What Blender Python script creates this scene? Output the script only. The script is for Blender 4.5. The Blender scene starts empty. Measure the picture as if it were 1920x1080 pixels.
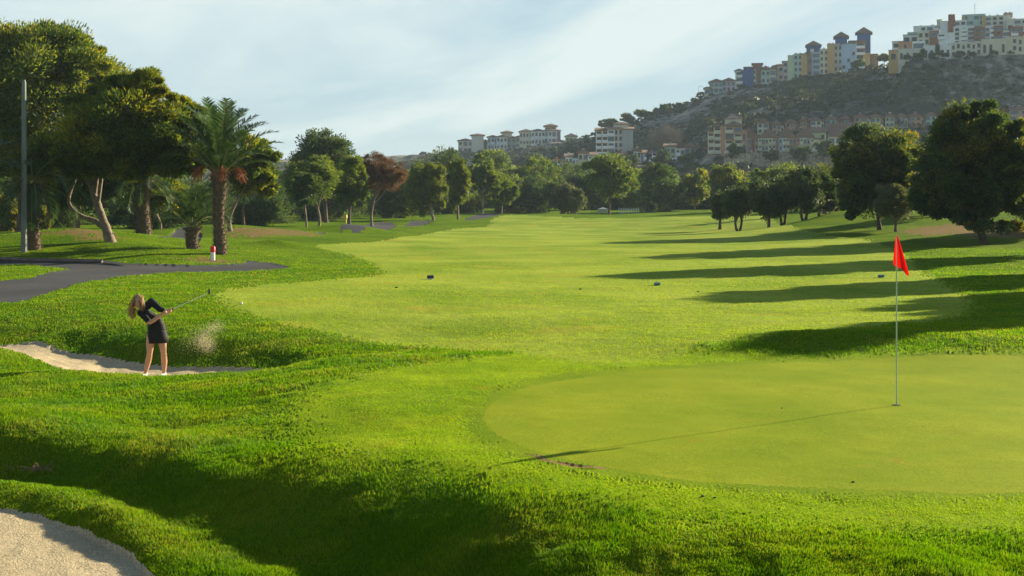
import bpy, bmesh, math, random
import numpy as np
from mathutils import Vector, Matrix

scene = bpy.context.scene
COL = scene.collection
R = math.radians
rng = np.random.default_rng(7)
random.seed(7)

# ------------------------------------------------------------------ camera, sky, sun, exposure
F = 2400.0            # focal length in photo pixels (1920 wide)
HOR = 385.0           # eye-level row in the photo
ZC = 2.5              # eye height above the putting green
cam_d = bpy.data.cameras.new('camera')
cam = bpy.data.objects.new('camera', cam_d); COL.objects.link(cam)
cam.location = (0, 0, ZC); cam.rotation_euler = (R(90), 0, 0)
cam_d.sensor_width = 36; cam_d.lens = 36 * F / 1920
cam_d.shift_y = -(540 - HOR) / 1920
cam_d.clip_start = 0.1; cam_d.clip_end = 6000
scene.camera = cam

SUN_AZ, SUN_EL = R(53), R(18.5)
SUN_DIR = Vector((math.sin(SUN_AZ) * math.cos(SUN_EL), math.cos(SUN_AZ) * math.cos(SUN_EL), math.sin(SUN_EL)))
sd = bpy.data.lights.new('sun', 'SUN'); sd.energy = 5.0; sd.angle = R(0.5); sd.color = (1.0, 0.87, 0.60)
so = bpy.data.objects.new('sun', sd); COL.objects.link(so)
so.rotation_euler = (-SUN_DIR).to_track_quat('-Z', 'Y').to_euler()

world = bpy.data.worlds.new('World'); scene.world = world; world.use_nodes = True
wn = world.node_tree; wn.nodes.clear()
def N(t, kind, **kw):
    n = t.nodes.new(kind)
    for k, v in kw.items():
        if k.startswith('i_'):
            key = k[2:]
            key = int(key) if key.isdigit() else key.replace('_', ' ')
            n.inputs[key].default_value = v
        else: setattr(n, k, v)
    return n
def L(t, a, ao, b, bi): t.links.new(a.outputs[ao], b.inputs[bi])
wo = N(wn, 'ShaderNodeOutputWorld'); bg = N(wn, 'ShaderNodeBackground'); bg.inputs[1].default_value = 0.05
sky = N(wn, 'ShaderNodeTexSky'); sky.sky_type = 'NISHITA'; sky.sun_disc = False
sky.sun_elevation = SUN_EL; sky.sun_rotation = SUN_AZ; sky.altitude = 50; sky.air_density = 1.0; sky.dust_density = 1.2; sky.ozone_density = 1.5
tc = N(wn, 'ShaderNodeTexCoord')
sep = N(wn, 'ShaderNodeSeparateXYZ'); L(wn, tc, 'Generated', sep, 0)
# project the view direction on a cloud deck so streaks flatten to the horizon
zz = N(wn, 'ShaderNodeMath', operation='MAXIMUM', i_1=0.0); L(wn, sep, 2, zz, 0)
za = N(wn, 'ShaderNodeMath', operation='ADD', i_1=0.16); L(wn, zz, 0, za, 0)
dx = N(wn, 'ShaderNodeMath', operation='DIVIDE'); L(wn, sep, 0, dx, 0); L(wn, za, 0, dx, 1)
dy = N(wn, 'ShaderNodeMath', operation='DIVIDE'); L(wn, sep, 1, dy, 0); L(wn, za, 0, dy, 1)
cmb = N(wn, 'ShaderNodeCombineXYZ'); L(wn, dx, 0, cmb, 0); L(wn, dy, 0, cmb, 1)
mr = N(wn, 'ShaderNodeVectorRotate'); mr.rotation_type = 'Y_AXIS'; mr.inputs['Angle'].default_value = R(13); L(wn, tc, 'Generated', mr, 0)
mp = N(wn, 'ShaderNodeMapping'); L(wn, mr, 0, mp, 0); mp.inputs['Scale'].default_value = (2.3, 2.3, 10.5)
mp.inputs['Location'].default_value = (1.7, 0.7, 2.2)
n1 = N(wn, 'ShaderNodeTexNoise', i_Scale=1.0, i_Detail=6.0, i_Roughness=0.52, i_Distortion=0.6); L(wn, mp, 0, n1, 'Vector')
cr = N(wn, 'ShaderNodeValToRGB'); L(wn, n1, 0, cr, 0)
cr.color_ramp.elements[0].position = 0.36; cr.color_ramp.elements[0].color = (0.05,) * 3 + (1,)
cr.color_ramp.elements[1].position = 0.58; cr.color_ramp.elements[1].color = (0.92,) * 3 + (1,)
clr = N(wn, 'ShaderNodeMix', data_type='RGBA', i_0=0.75); L(wn, sky, 0, clr, 6); clr.inputs[7].default_value = (2.2, 3.85, 5.0, 1)
hz1 = N(wn, 'ShaderNodeMapRange', i_1=0.0, i_2=0.13, i_3=0.75, i_4=0.0); L(wn, sep, 2, hz1, 0)
hz2 = N(wn, 'ShaderNodeMath', operation='MAXIMUM'); L(wn, cr, 0, hz2, 0); L(wn, hz1, 0, hz2, 1)
mixs = N(wn, 'ShaderNodeMix', data_type='RGBA'); L(wn, hz2, 0, mixs, 0)
L(wn, clr, 2, mixs, 6)
# overhead the sky is clear and deep: the cloud veil sits low over the horizon
up1 = N(wn, 'ShaderNodeMapRange', i_1=0.19, i_2=0.58, i_3=0.0, i_4=1.0); L(wn, sep, 2, up1, 0); up1.interpolation_type = 'SMOOTHSTEP'
deep = N(wn, 'ShaderNodeMix', data_type='RGBA', i_0=0.5); L(wn, sky, 0, deep, 6); deep.inputs[7].default_value = (0.9, 1.6, 2.6, 1)
fin = N(wn, 'ShaderNodeMix', data_type='RGBA'); L(wn, up1, 0, fin, 0); L(wn, mixs, 2, fin, 6); L(wn, deep, 2, fin, 7); mixs.inputs[7].default_value = (5.9, 6.6, 6.5, 1)
L(wn, fin, 2, bg, 0); L(wn, bg, 0, wo, 0)

vs = scene.view_settings
vs.view_transform = 'Standard'; vs.look = 'None'; vs.gamma = 1; vs.exposure = 1.46
try: vs.use_curve_mapping = False
except Exception: pass

# ------------------------------------------------------------------ helpers
def tag(o, label=None, cat=None, group=None, kind=None):
    if label: o['label'] = label
    if cat: o['category'] = cat
    if group: o['group'] = group
    if kind: o['kind'] = kind
    return o
def empty(name, loc, label, cat, group=None, rz=0):
    o = bpy.data.objects.new(name, None); COL.objects.link(o); o.location = loc; o.rotation_euler = (0, 0, rz)
    o.empty_display_size = 0.2
    return tag(o, label, cat, group)
def mesh_np(name, V, Fc, mats, smooth=False, midx=None, attrs=None):
    """V (n,3) array, Fc list of arrays of equal-size faces"""
    me = bpy.data.meshes.new(name)
    V = np.asarray(V, dtype=np.float32)
    if not isinstance(Fc, (list, tuple)): Fc = [Fc]
    Fc = [np.asarray(f, dtype=np.int32) for f in Fc if len(f)]
    me.vertices.add(len(V)); me.vertices.foreach_set('co', V.ravel())
    nl = sum(f.size for f in Fc); npoly = sum(len(f) for f in Fc)
    me.loops.add(nl); me.loops.foreach_set('vertex_index', np.concatenate([f.ravel() for f in Fc]))
    me.polygons.add(npoly)
    ls = []; off = 0
    for f in Fc:
        k = f.shape[1]; ls.append(off + np.arange(len(f)) * k); off += f.size
    me.polygons.foreach_set('loop_start', np.concatenate(ls).astype(np.int32))
    try: me.polygons.foreach_set('loop_total', np.concatenate([np.full(len(f), f.shape[1]) for f in Fc]).astype(np.int32))
    except Exception: pass
    if smooth: me.polygons.foreach_set('use_smooth', np.ones(npoly, dtype=bool))
    if not isinstance(mats, (list, tuple)): mats = [mats]
    for m in mats: me.materials.append(m)
    if midx is not None: me.polygons.foreach_set('material_index', np.asarray(midx, dtype=np.int32))
    if attrs:
        for k, a in attrs.items():
            at = me.attributes.new(k, 'FLOAT', 'POINT'); at.data.foreach_set('value', np.asarray(a, dtype=np.float32))
    me.update(calc_edges=True); me.validate(clean_customdata=False)
    return me
def link(name, me, parent=None, loc=(0, 0, 0)):
    o = bpy.data.objects.new(name, me); COL.objects.link(o); o.location = loc
    if parent: o.parent = parent
    return o

class MB:
    """collects solids with material slots; one mesh object"""
    def __init__(s): s.v = []; s.f = []; s.m = []; s.mats = []; s.sm = []
    def mi(s, mat):
        if mat not in s.mats: s.mats.append(mat)
        return s.mats.index(mat)
    def add(s, vs_, fs, mat, smooth=False):
        o = len(s.v); s.v += [tuple(p) for p in vs_]; k = s.mi(mat)
        for f in fs: s.f.append([i + o for i in f]); s.m.append(k); s.sm.append(smooth)
    def box(s, x0, x1, y0, y1, z0, z1, mat):
        s.add([(x0,y0,z0),(x1,y0,z0),(x1,y1,z0),(x0,y1,z0),(x0,y0,z1),(x1,y0,z1),(x1,y1,z1),(x0,y1,z1)],
              [(0,3,2,1),(4,5,6,7),(0,1,5,4),(1,2,6,5),(2,3,7,6),(3,0,4,7)], mat)
    def hip(s, x0, x1, y0, y1, z0, h, mat, e=0.5, t=0.25, ridge=None):
        x0 -= e; x1 += e; y0 -= e; y1 += e
        s.box(x0, x1, y0, y1, z0, z0 + t, mat); z0 += t
        w, d = x1 - x0, y1 - y0; q = min(w, d) / 2
        if w >= d: a = (x0 + q, (y0+y1)/2, z0 + h); b = (x1 - q, (y0+y1)/2, z0 + h)
        else: a = ((x0+x1)/2, y0 + q, z0 + h); b = ((x0+x1)/2, y1 - q, z0 + h)
        P = [(x0,y0,z0),(x1,y0,z0),(x1,y1,z0),(x0,y1,z0),a,b]
        if w >= d: fs = [(0,1,5,4),(1,2,5),(2,3,4,5),(3,0,4)]
        else: fs = [(0,1,4),(1,2,5,4),(2,3,5),(3,0,4,5)]
        s.add(P, fs, mat)
    def tube(s, pts, rad, n, mat, caps=True, smooth=True):
        V, Fq, cp = tube_np(pts, rad, n)
        s.add(V, Fq, mat, smooth)
        if caps:
            s.add([V[i] for i in range(n)], [list(range(n))[::-1]], mat)
            s.add([V[len(V)-n+i] for i in range(n)], [list(range(n))], mat)
    def build(s, name, parent=None, loc=(0,0,0)):
        me = bpy.data.meshes.new(name); me.from_pydata(s.v, [], s.f)
        for m in s.mats: me.materials.append(m)
        me.polygons.foreach_set('material_index', s.m); me.polygons.foreach_set('use_smooth', s.sm)
        me.update()
        return link(name, me, parent, loc)

def tube_np(pts, rad, n=8, phase=0.0):
    P = [Vector(p) for p in pts]; V = []; up = Vector((0.013, 1, 0.02))
    if not hasattr(rad, '__len__'): rad = [rad] * len(P)
    for i, p in enumerate(P):
        d = (P[min(i+1, len(P)-1)] - P[max(i-1, 0)]).normalized()
        a = up - d * up.dot(d)
        if a.length < 0.05: a = Vector((1, 0, 0)) - d * d.x
        a.normalize(); b = d.cross(a); up = a
        for k in range(n):
            t = 2*math.pi*k/n + phase
            V.append(tuple(p + (a*math.cos(t) + b*math.sin(t)) * rad[i]))
    Fq = [(i*n+k, i*n+(k+1) % n, (i+1)*n+(k+1) % n, (i+1)*n+k) for i in range(len(P)-1) for k in range(n)]
    return V, Fq, None
def spline(pts, n):
    P = [np.array(p, float) for p in pts]; P = [2*P[0]-P[1]] + P + [2*P[-1]-P[-2]]; out = []
    for i in range(1, len(P)-2):
        for k in range(n):
            t = k/n
            out.append(0.5*((2*P[i]) + (-P[i-1]+P[i+1])*t + (2*P[i-1]-5*P[i]+4*P[i+1]-P[i+2])*t*t + (-P[i-1]+3*P[i]-3*P[i+1]+P[i+2])*t**3))
    out.append(P[-2]); return out

def hash2(ix, iy, s=0):
    h = (ix.astype(np.int64)*374761393 + iy.astype(np.int64)*668265263 + s*1442695041) & 0xffffffff
    h = ((h ^ (h >> 13)) * 1274126177) & 0xffffffff
    return ((h ^ (h >> 16)) & 0xffff) / 65535.0
def vnoise(x, y, s=0):
    ix, iy = np.floor(x), np.floor(y); fx, fy = x-ix, y-iy
    fx = fx*fx*(3-2*fx); fy = fy*fy*(3-2*fy)
    a, b = hash2(ix, iy, s), hash2(ix+1, iy, s); c, d = hash2(ix, iy+1, s), hash2(ix+1, iy+1, s)
    return (a*(1-fx)+b*fx)*(1-fy) + (c*(1-fx)+d*fx)*fy
def fbm(x, y, o=4, s=0, g=0.5):
    x = np.asarray(x, float); y = np.asarray(y, float); r = 0; a = 1; t = 0
    for i in range(o): r = r + a*(vnoise(x*2**i + 17.3*i, y*2**i + 5.1*i, s+i)-0.5)*2; t += a; a *= g
    return r/t
def smooth01(x, a, b):
    t = np.clip((x-a)/(b-a), 0, 1); return t*t*(3-2*t)

# ------------------------------------------------------------------ materials
def new_mat(name):
    m = bpy.data.materials.new(name); m.use_nodes = True; t = m.node_tree; t.nodes.clear()
    return m, t, N(t, 'ShaderNodeOutputMaterial')
def coords(t, scale=1.0):
    g = N(t, 'ShaderNodeNewGeometry'); mp_ = N(t, 'ShaderNodeMapping'); L(t, g, 'Position', mp_, 0)
    mp_.inputs['Scale'].default_value = (scale,)*3 if not hasattr(scale, '__len__') else scale
    return mp_
def c4(c): return tuple(c) + (1,) if len(c) == 3 else c
def simple(name, col, rough=0.7, var=0.12, scale=3.0, metal=0.0, bump=0.0, spec=0.3, obj=False):
    m, t, o = new_mat(name); p = N(t, 'ShaderNodeBsdfPrincipled')
    p.inputs['Roughness'].default_value = rough; p.inputs['Metallic'].default_value = metal
    p.inputs['Specular IOR Level'].default_value = spec
    if obj: mp_ = N(t, 'ShaderNodeTexCoord'); so_ = 'Object'
    else: mp_ = coords(t); so_ = 0
    n = N(t, 'ShaderNodeTexNoise', i_Scale=scale, i_Detail=4.0); L(t, mp_, so_, n, 'Vector')
    r = N(t, 'ShaderNodeMapRange'); L(t, n, 0, r, 0)
    r.inputs[1].default_value = 0.3; r.inputs[2].default_value = 0.7
    r.inputs[3].default_value = 1-var; r.inputs[4].default_value = 1+var
    v = N(t, 'ShaderNodeVectorMath', operation='SCALE'); v.inputs[0].default_value = col[:3]; L(t, r, 0, v, 'Scale')
    L(t, v, 0, p, 'Base Color')
    if bump:
        b = N(t, 'ShaderNodeBump', i_Strength=bump, i_Distance=0.05); L(t, n, 0, b, 'Height'); L(t, b, 0, p, 'Normal')
    L(t, p, 0, o, 0); return m
def leaf_mat(name, c1, c2, trans=0.4, nscale=0.5, rough=0.6, c3=None):
    m, t, o = new_mat(name)
    mp_ = N(t, 'ShaderNodeTexCoord')
    n = N(t, 'ShaderNodeTexNoise', i_Scale=nscale, i_Detail=3.0); L(t, mp_, 'Object', n, 'Vector')
    a = N(t, 'ShaderNodeAttribute'); a.attribute_name = 'rnd'
    ad = N(t, 'ShaderNodeMath', operation='ADD'); L(t, n, 0, ad, 0)
    sb = N(t, 'ShaderNodeMath', operation='MULTIPLY_ADD', i_1=0.45, i_2=-0.22); L(t, a, 'Fac', sb, 0); L(t, sb, 0, ad, 1)
    cr_ = N(t, 'ShaderNodeValToRGB'); L(t, ad, 0, cr_, 0)
    e = cr_.color_ramp.elements; e[0].position = 0.33; e[0].color = c4(c1); e[1].position = 0.62; e[1].color = c4(c2)
    if c3: q = e.new(0.8); q.color = c4(c3)
    d = N(t, 'ShaderNodeBsdfPrincipled'); d.inputs['Roughness'].default_value = rough; d.inputs['Specular IOR Level'].default_value = 0.25
    tr = N(t, 'ShaderNodeBsdfTranslucent'); L(t, cr_, 0, d, 'Base Color')
    mu = N(t, 'ShaderNodeMix', data_type='RGBA', blend_type='MULTIPLY', i_0=1.0); L(t, cr_, 0, mu, 6); mu.inputs[7].default_value = (1.5, 1.35, 0.6, 1)
    L(t, mu, 2, tr, 0)
    mx = N(t, 'ShaderNodeMixShader', i_0=trans); L(t, d, 0, mx, 1); L(t, tr, 0, mx, 2); L(t, mx, 0, o, 0)
    return m
def turf(name, c1, c2, c3, s1=0.35, s2=6.0, s3=60.0, bump=0.4, sheen=0.0, trans=0.0, dist=0.02, dry=None, tilt=0.0):
    m, t, o = new_mat(name); p = N(t, 'ShaderNodeBsdfPrincipled'); p.inputs['Roughness'].default_value = 0.85
    p.inputs['Specular IOR Level'].default_value = 0.02
    a = coords(t)
    nA = N(t, 'ShaderNodeTexNoise', i_Scale=s1, i_Detail=5.0, i_Roughness=0.6); L(t, a, 0, nA, 'Vector')
    nB = N(t, 'ShaderNodeTexNoise', i_Scale=s2, i_Detail=6.0, i_Roughness=0.7); L(t, a, 0, nB, 'Vector')
    nC = N(t, 'ShaderNodeTexNoise', i_Scale=s3, i_Detail=3.0, i_Roughness=0.7); L(t, a, 0, nC, 'Vector')
    x1 = N(t, 'ShaderNodeMix', data_type='RGBA'); r1 = N(t, 'ShaderNodeMapRange', i_1=0.35, i_2=0.65); L(t, nA, 0, r1, 0); L(t, r1, 0, x1, 0)
    x1.inputs[6].default_value = c4(c1); x1.inputs[7].default_value = c4(c2)
    x2 = N(t, 'ShaderNodeMix', data_type='RGBA'); r2 = N(t, 'ShaderNodeMapRange', i_1=0.42, i_2=0.75, i_4=0.75); L(t, nB, 0, r2, 0); L(t, r2, 0, x2, 0)
    L(t, x1, 2, x2, 6); x2.inputs[7].default_value = c4(c3)
    src = x2
    if dry:
        nD = N(t, 'ShaderNodeTexNoise', i_Scale=dry[1], i_Detail=6.0, i_Roughness=0.65); L(t, a, 0, nD, 'Vector')
        rd = N(t, 'ShaderNodeMapRange', i_1=dry[2], i_2=dry[2]+0.12, i_4=0.85); L(t, nD, 0, rd, 0)
        x3 = N(t, 'ShaderNodeMix', data_type='RGBA'); L(t, rd, 0, x3, 0); L(t, src, 2, x3, 6); x3.inputs[7].default_value = c4(dry[0]); src = x3
    rc = N(t, 'ShaderNodeMapRange', i_1=0.3, i_2=0.7, i_3=0.62, i_4=1.38); L(t, nC, 0, rc, 0)
    vm = N(t, 'ShaderNodeVectorMath', operation='SCALE'); L(t, src, 2, vm, 0); L(t, rc, 0, vm, 'Scale')
    L(t, vm, 0, p, 'Base Color')
    hs = N(t, 'ShaderNodeMath', operation='ADD'); L(t, nC, 0, hs, 0); L(t, nB, 0, hs, 1)
    b = N(t, 'ShaderNodeBump', i_Strength=bump, i_Distance=dist); L(t, hs, 0, b, 'Height'); L(t, b, 0, p, 'Normal')
    if sheen:
        p.inputs['Sheen Weight'].default_value = sheen; p.inputs['Sheen Roughness'].default_value = 0.5
        p.inputs['Sheen Tint'].default_value = (0.75, 1.0, 0.2, 1)
    L(t, p, 0, o, 0); return m

M = {}
M['rough'] = turf('rough_turf', (0.055, 0.125, 0.004), (0.13, 0.20, 0.006), (0.09, 0.14, 0.005), 0.3, 2.2, 26.0, 0.9, 0.0, dist=0.06, dry=((0.15, 0.14, 0.02), 0.5, 0.62))
M['fairway'] = turf('fairway_turf', (0.125, 0.21, 0.016), (0.31, 0.365, 0.055), (0.185, 0.27, 0.026), 0.16, 2.6, 14.0, 0.7, 0.0, dist=0.03, dry=((0.31, 0.28, 0.04), 0.3, 0.55))
M['apron'] = turf('apron_turf', (0.13, 0.23, 0.006), (0.27, 0.36, 0.012), (0.195, 0.29, 0.009), 0.5, 3.0, 34.0, 0.7, 0.0, dist=0.03, dry=((0.21, 0.21, 0.015), 0.9, 0.60))
M['green'] = turf('green_turf', (0.155, 0.225, 0.008), (0.24, 0.285, 0.016), (0.195, 0.235, 0.012), 0.5, 3.0, 60.0, 0.5, 0.0, dist=0.006, dry=((0.25, 0.225, 0.02), 1.5, 0.60))
M['fringe'] = turf('fringe_turf', (0.12, 0.20, 0.006), (0.18, 0.25, 0.010), (0.15, 0.22, 0.008), 0.6, 4.0, 45.0, 0.6, 0.0, dist=0.015)
M['sand'] = turf('bunker_sand', (0.42, 0.345, 0.22), (0.49, 0.40, 0.265), (0.35, 0.285, 0.185), 0.8, 9.0, 45.0, 0.9, 0.0, dist=0.015)
M['asphalt'] = turf('path_asphalt', (0.062, 0.064, 0.07), (0.095, 0.095, 0.098), (0.075, 0.075, 0.077), 0.25, 2.2, 40.0, 0.35, 0.0, dist=0.01)
M['earth'] = turf('bare_earth', (0.22, 0.13, 0.07), (0.17, 0.13, 0.05), (0.12, 0.14, 0.03), 0.5, 2.0, 12.0, 0.7, 0.0, dist=0.05)
def blade_mat(name, c1, c2, trans):
    m, t, o = new_mat(name)
    a = N(t, 'ShaderNodeAttribute'); a.attribute_name = 'rnd'
    g = coords(t); n = N(t, 'ShaderNodeTexNoise', i_Scale=0.9, i_Detail=4.0); L(t, g, 0, n, 'Vector')
    ad = N(t, 'ShaderNodeMath', operation='MULTIPLY_ADD', i_1=0.5, i_2=-0.25); L(t, a, 'Fac', ad, 0)
    a2 = N(t, 'ShaderNodeMath', operation='ADD'); L(t, n, 0, a2, 0); L(t, ad, 0, a2, 1)
    cr_ = N(t, 'ShaderNodeValToRGB'); L(t, a2, 0, cr_, 0); e = cr_.color_ramp.elements
    e[0].position = 0.32; e[0].color = c4(c1); e[1].position = 0.62; e[1].color = c4(c2); q = e.new(0.79); q.color = (0.24, 0.23, 0.03, 1)
    d = N(t, 'ShaderNodeBsdfPrincipled'); d.inputs['Roughness'].default_value = 0.55; d.inputs['Specular IOR Level'].default_value = 0.12
    L(t, cr_, 0, d, 'Base Color'); tr = N(t, 'ShaderNodeBsdfTranslucent')
    mu = N(t, 'ShaderNodeMix', data_type='RGBA', blend_type='MULTIPLY', i_0=1.0); L(t, cr_, 0, mu, 6); mu.inputs[7].default_value = (1.35, 1.45, 0.5, 1)
    L(t, mu, 2, tr, 0); mx = N(t, 'ShaderNodeMixShader', i_0=trans); L(t, d, 0, mx, 1); L(t, tr, 0, mx, 2); L(t, mx, 0, o, 0); return m
M['blade'] = blade_mat('grass_blade', (0.066, 0.165, 0.002), (0.165, 0.26, 0.003), 0.5)
M['blade_short'] = blade_mat('short_blade', (0.125, 0.225, 0.003), (0.23, 0.32, 0.005), 0.5)
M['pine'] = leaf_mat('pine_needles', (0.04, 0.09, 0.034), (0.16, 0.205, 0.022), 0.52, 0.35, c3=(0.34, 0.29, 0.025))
M['pine_dark'] = leaf_mat('dark_needles', (0.03, 0.075, 0.04), (0.08, 0.12, 0.034), 0.4, 0.5)
M['pine_far'] = leaf_mat('far_needles', (0.045, 0.10, 0.036), (0.15, 0.20, 0.035), 0.45, 0.4)
M['pine_right'] = leaf_mat('shaded_pine_needles', (0.032, 0.08, 0.042), (0.095, 0.135, 0.035), 0.45, 0.35, c3=(0.27, 0.22, 0.03))  # teal copy of the pine needles with shade put into the colour
M['olive'] = leaf_mat('olive_leaves', (0.035, 0.07, 0.032), (0.09, 0.13, 0.05), 0.34, 0.6)
M['greyolive'] = leaf_mat('grey_olive_leaves', (0.07, 0.10, 0.05), (0.15, 0.17, 0.09), 0.3, 0.6)
M['weep'] = leaf_mat('pepper_leaves', (0.05, 0.09, 0.012), (0.15, 0.19, 0.02), 0.45, 0.5)
M['red'] = leaf_mat('rusty_needles', (0.075, 0.048, 0.038), (0.15, 0.08, 0.062), 0.35, 0.6)
M['bush'] = leaf_mat('bush_leaves', (0.09, 0.12, 0.02), (0.2, 0.2, 0.04), 0.45, 0.8)
M['scrub'] = leaf_mat('scrub_leaves', (0.03, 0.05, 0.036), (0.07, 0.085, 0.05), 0.2, 0.05)
M['palm'] = leaf_mat('palm_leaflets', (0.04, 0.085, 0.035), (0.11, 0.155, 0.045), 0.34, 0.5)
M['rachis'] = simple('palm_rachis', (0.22, 0.2, 0.07), 0.5)
M['fruit'] = simple('palm_fruit', (0.28, 0.085, 0.03), 0.6, 0.3, 8)
M['bark'] = simple('pine_bark', (0.10, 0.075, 0.06), 0.9, 0.45, 7.0, bump=0.8)
M['bark_pale'] = simple('pale_bark', (0.20, 0.155, 0.115), 0.9, 0.35, 7.0, bump=0.8)
M['bark_palm'] = simple('palm_bark', (0.11, 0.075, 0.05), 0.95, 0.4, 9.0, bump=0.8)
M['twig'] = simple('bare_twigs', (0.22, 0.19, 0.16), 0.9, 0.2, 2.0)
M['hill'] = None

M['blade_fair'] = blade_mat('fairway_blade', (0.17, 0.25, 0.012), (0.32, 0.36, 0.035), 0.5)

# ------------------------------------------------------------------ terrain
def W(px, py, Y): return ((px-960)*Y/F, Y, ZC-(py-HOR)*Y/F)
# (photo column, photo row, distance) of points on the ground
CP = [
 (1681,760,16),(905,785,15),(1150,880,12.12),(1920,925,11.1),(1000,720,17.9),(1300,690,19.7),(1920,667,21.2),(1400,760,16),(1500,850,12.9),(1920,780,15.2),
 (700,760,16.0),(600,850,13.3),(800,880,12.3),(700,710,18.6),(950,940,11.0),(1300,970,10.4),(1600,1000,9.8),(1900,1000,9.8),
 # woman's bunker: crest, floor, back edge, bank top
 (0,655,25),(0,650,27),(0,645,28.1),(0,636,28.6),(0,612,29.4),(-250,630,28),(-250,600,31),
 (140,697,22),(140,685,24.9),(140,663,26.8),(140,652,27.2),(140,622,28.1),
 (310,710,20.8),(310,707,23.3),(310,683,25.0),(310,671,25.4),(310,640,26.2),
 (230,707,21.2),(230,700,23.9),(230,674,25.9),(230,662,26.3),(230,632,27.1),
 (400,708,20.8),(400,703,23.0),(400,685,24.5),(400,676,24.8),(400,646,25.6),
 (510,697,20.6),(500,700,22.5),(500,688,23.8),(500,680,24.1),(500,652,24.8),
 (640,667,21.8),(640,674,23.0),(640,654,24.1),(780,661,22.8),(900,655,23.1),(780,640,25.5),
 (300,760,18.2),(300,810,16.1),(0,700,22),(0,760,18.3),(500,760,17),(500,830,14.6),
 # bank above the near hollow, its foot, the lip, the near sand
 (0,830,14.83),(0,880,14.5),(0,905,13.72),(0,930,13.3),(0,951,13.02),
 (100,842,14.6),(100,895,14.2),(100,925,13.2),(100,950,12.85),(100,976,12.52),
 (200,853,14.4),(200,900,13.95),(200,930,13.34),(200,950,12.62),(200,985,12.15),(200,1015,11.83),
 (300,868,13.95),(300,930,13.25),(300,980,12.25),(300,995,11.93),(300,1040,11.2),(285,1080,10.85),
 (100,1060,11.2),(0,1060,11.15),(-200,1000,12.5),(0,1200,9.2),(200,1200,9.4),
 (480,905,12.85),(480,960,12.35),(480,1055,11.1),(480,1085,10.6),(480,1150,9.9),(400,1200,9.8),
 (390,885,13.3),(390,940,12.8),(400,1020,11.6),(400,1045,11.2),(400,1080,10.75),
 (590,922,12.3),(590,1080,10.78),(590,1130,10.4),
 (700,942,11.76),(700,1080,10.66),(700,1150,10.1),
 (850,965,11.2),(850,1080,10.12),(850,1160,9.8),
 (1000,990,10.43),(1000,1080,9.58),(1200,1015,9.85),(1200,1080,9.35),
 (1400,1035,9.45),(1400,1080,9.12),(1800,1080,8.7),
 (960,1300,7.87),(1700,1300,7.2),(200,1400,8.6),(960,1800,4.9),(1700,1800,4.9),(200,1800,5.4),
 # right hump
 (1340,645,22.2),(1500,660,21.8),(1500,648,22.3),(1500,630,22.9),(1500,618,24.8),(1650,650,22.0),(1650,641,22.4),(1650,624,23.1),(1650,612,25),(1850,655,21.6),(1850,632,22.6),(1850,612,25),(2000,640,22),
 # fairway
 (1270,672,21),(1100,640,23.6),(1000,600,28),(600,600,28.4),(450,570,32.3),(700,520,44),(1060,524,43.2),(1350,560,34.4),(1800,560,34.2),(1920,560,34),(1500,520,45),(1300,490,57),(900,470,70),
 (960,440,108),(960,420,150),(960,402,205),(1100,405,215),(1200,403,215),(1300,400,205),(700,500,52),(600,470,70),
 (1150,447,97),(1300,440,108),(1350,433,128),(1385,436,122),(1440,430,120),(1515,412,118),(1560,399,118),(1620,402,112),(1650,432,97),(1700,433,93),(1845,457,77),(1760,440,86),(1900,430,92),
 (1900,470,66),(1920,500,51),(1750,490,56),(2050,470,62),(2100,520,44),(2300,560,34),
 # left: path, mound
 (0,568,32.8),(100,545,37),(230,517,44.7),(400,510,48),(0,523,43),(0,491,56.5),(190,493,55.5),(320,498,52.5),(540,502,50.5),(125,505,49.5),
 (45,474,59),(60,470,60),(0,470,60),(100,432,67),(150,431,67),(210,457,62),(280,447,66),(340,462,65),(360,466,62),(410,476,59.5),(300,480,57),(200,480,57.5),(430,484,58),
 (0,440,68),(-250,470,62),(100,440,80),(330,443,80),(350,432,90),(450,431,84),(540,431,88),(450,450,75),(600,440,92),(560,455,76),
 (590,436,105),(655,421,135),(700,421,150),(690,428,125),(760,425,135),(830,415,165),(900,403,190),(860,424,150),(930,400,200),
 (520,478,63),(1050,398,235),(800,404,230),(600,405,200),(400,410,160),(0,420,120),(1300,392,260),(1500,392,200),(1700,385,180),(1920,385,160),(2200,385,150),
 (100,395,260),(600,390,290),(1000,388,300),(1400,388,300),(1900,380,290),(-400,400,200),(-400,640,26),(-400,900,14),(2400,400,150),(2400,700,20),(2400,1000,10),(-400,1300,8),(2400,1400,7)]
LIP = [[(-200,815,15.2),(0,830,14.83),(100,842,14.6),(200,853,14.4),(300,868,13.95),(390,885,13.3),(480,905,12.85)],
       [(-200,870,14.9),(0,880,14.5),(100,895,14.2),(200,930,13.34),(300,980,12.25),(400,1020,11.6),(480,1055,11.1)],
       [(-200,893,14.1),(0,905,13.72),(100,925,13.2),(200,950,12.62),(300,995,11.93),(400,1045,11.2),(480,1085,10.6)],
       [(-200,915,13.7),(0,930,13.3),(100,950,12.85),(200,985,12.15),(300,1040,11.2),(400,1080,10.75)],
       [(-200,930,13.6),(0,951,13.02),(100,976,12.52),(200,1015,11.83),(285,1080,10.85)]]
have = {(c[0], c[1]) for c in CP}
for row in LIP:
    for a, b in zip(row, row[1:]):
        for t in (0, .25, .5, .75):
            q = (a[0]+(b[0]-a[0])*t, a[1]+(b[1]-a[1])*t, a[2]+(b[2]-a[2])*t)
            if t or (a[0], a[1]) not in have: CP.append(q)
cps = np.array([W(*c) for c in CP])
def tr(x, y):
    r = np.hypot(x, y); th = np.arctan2(x, y); return np.clip(th, -0.62, 0.62), np.log(np.clip(r, 3.5, 330))
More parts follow.
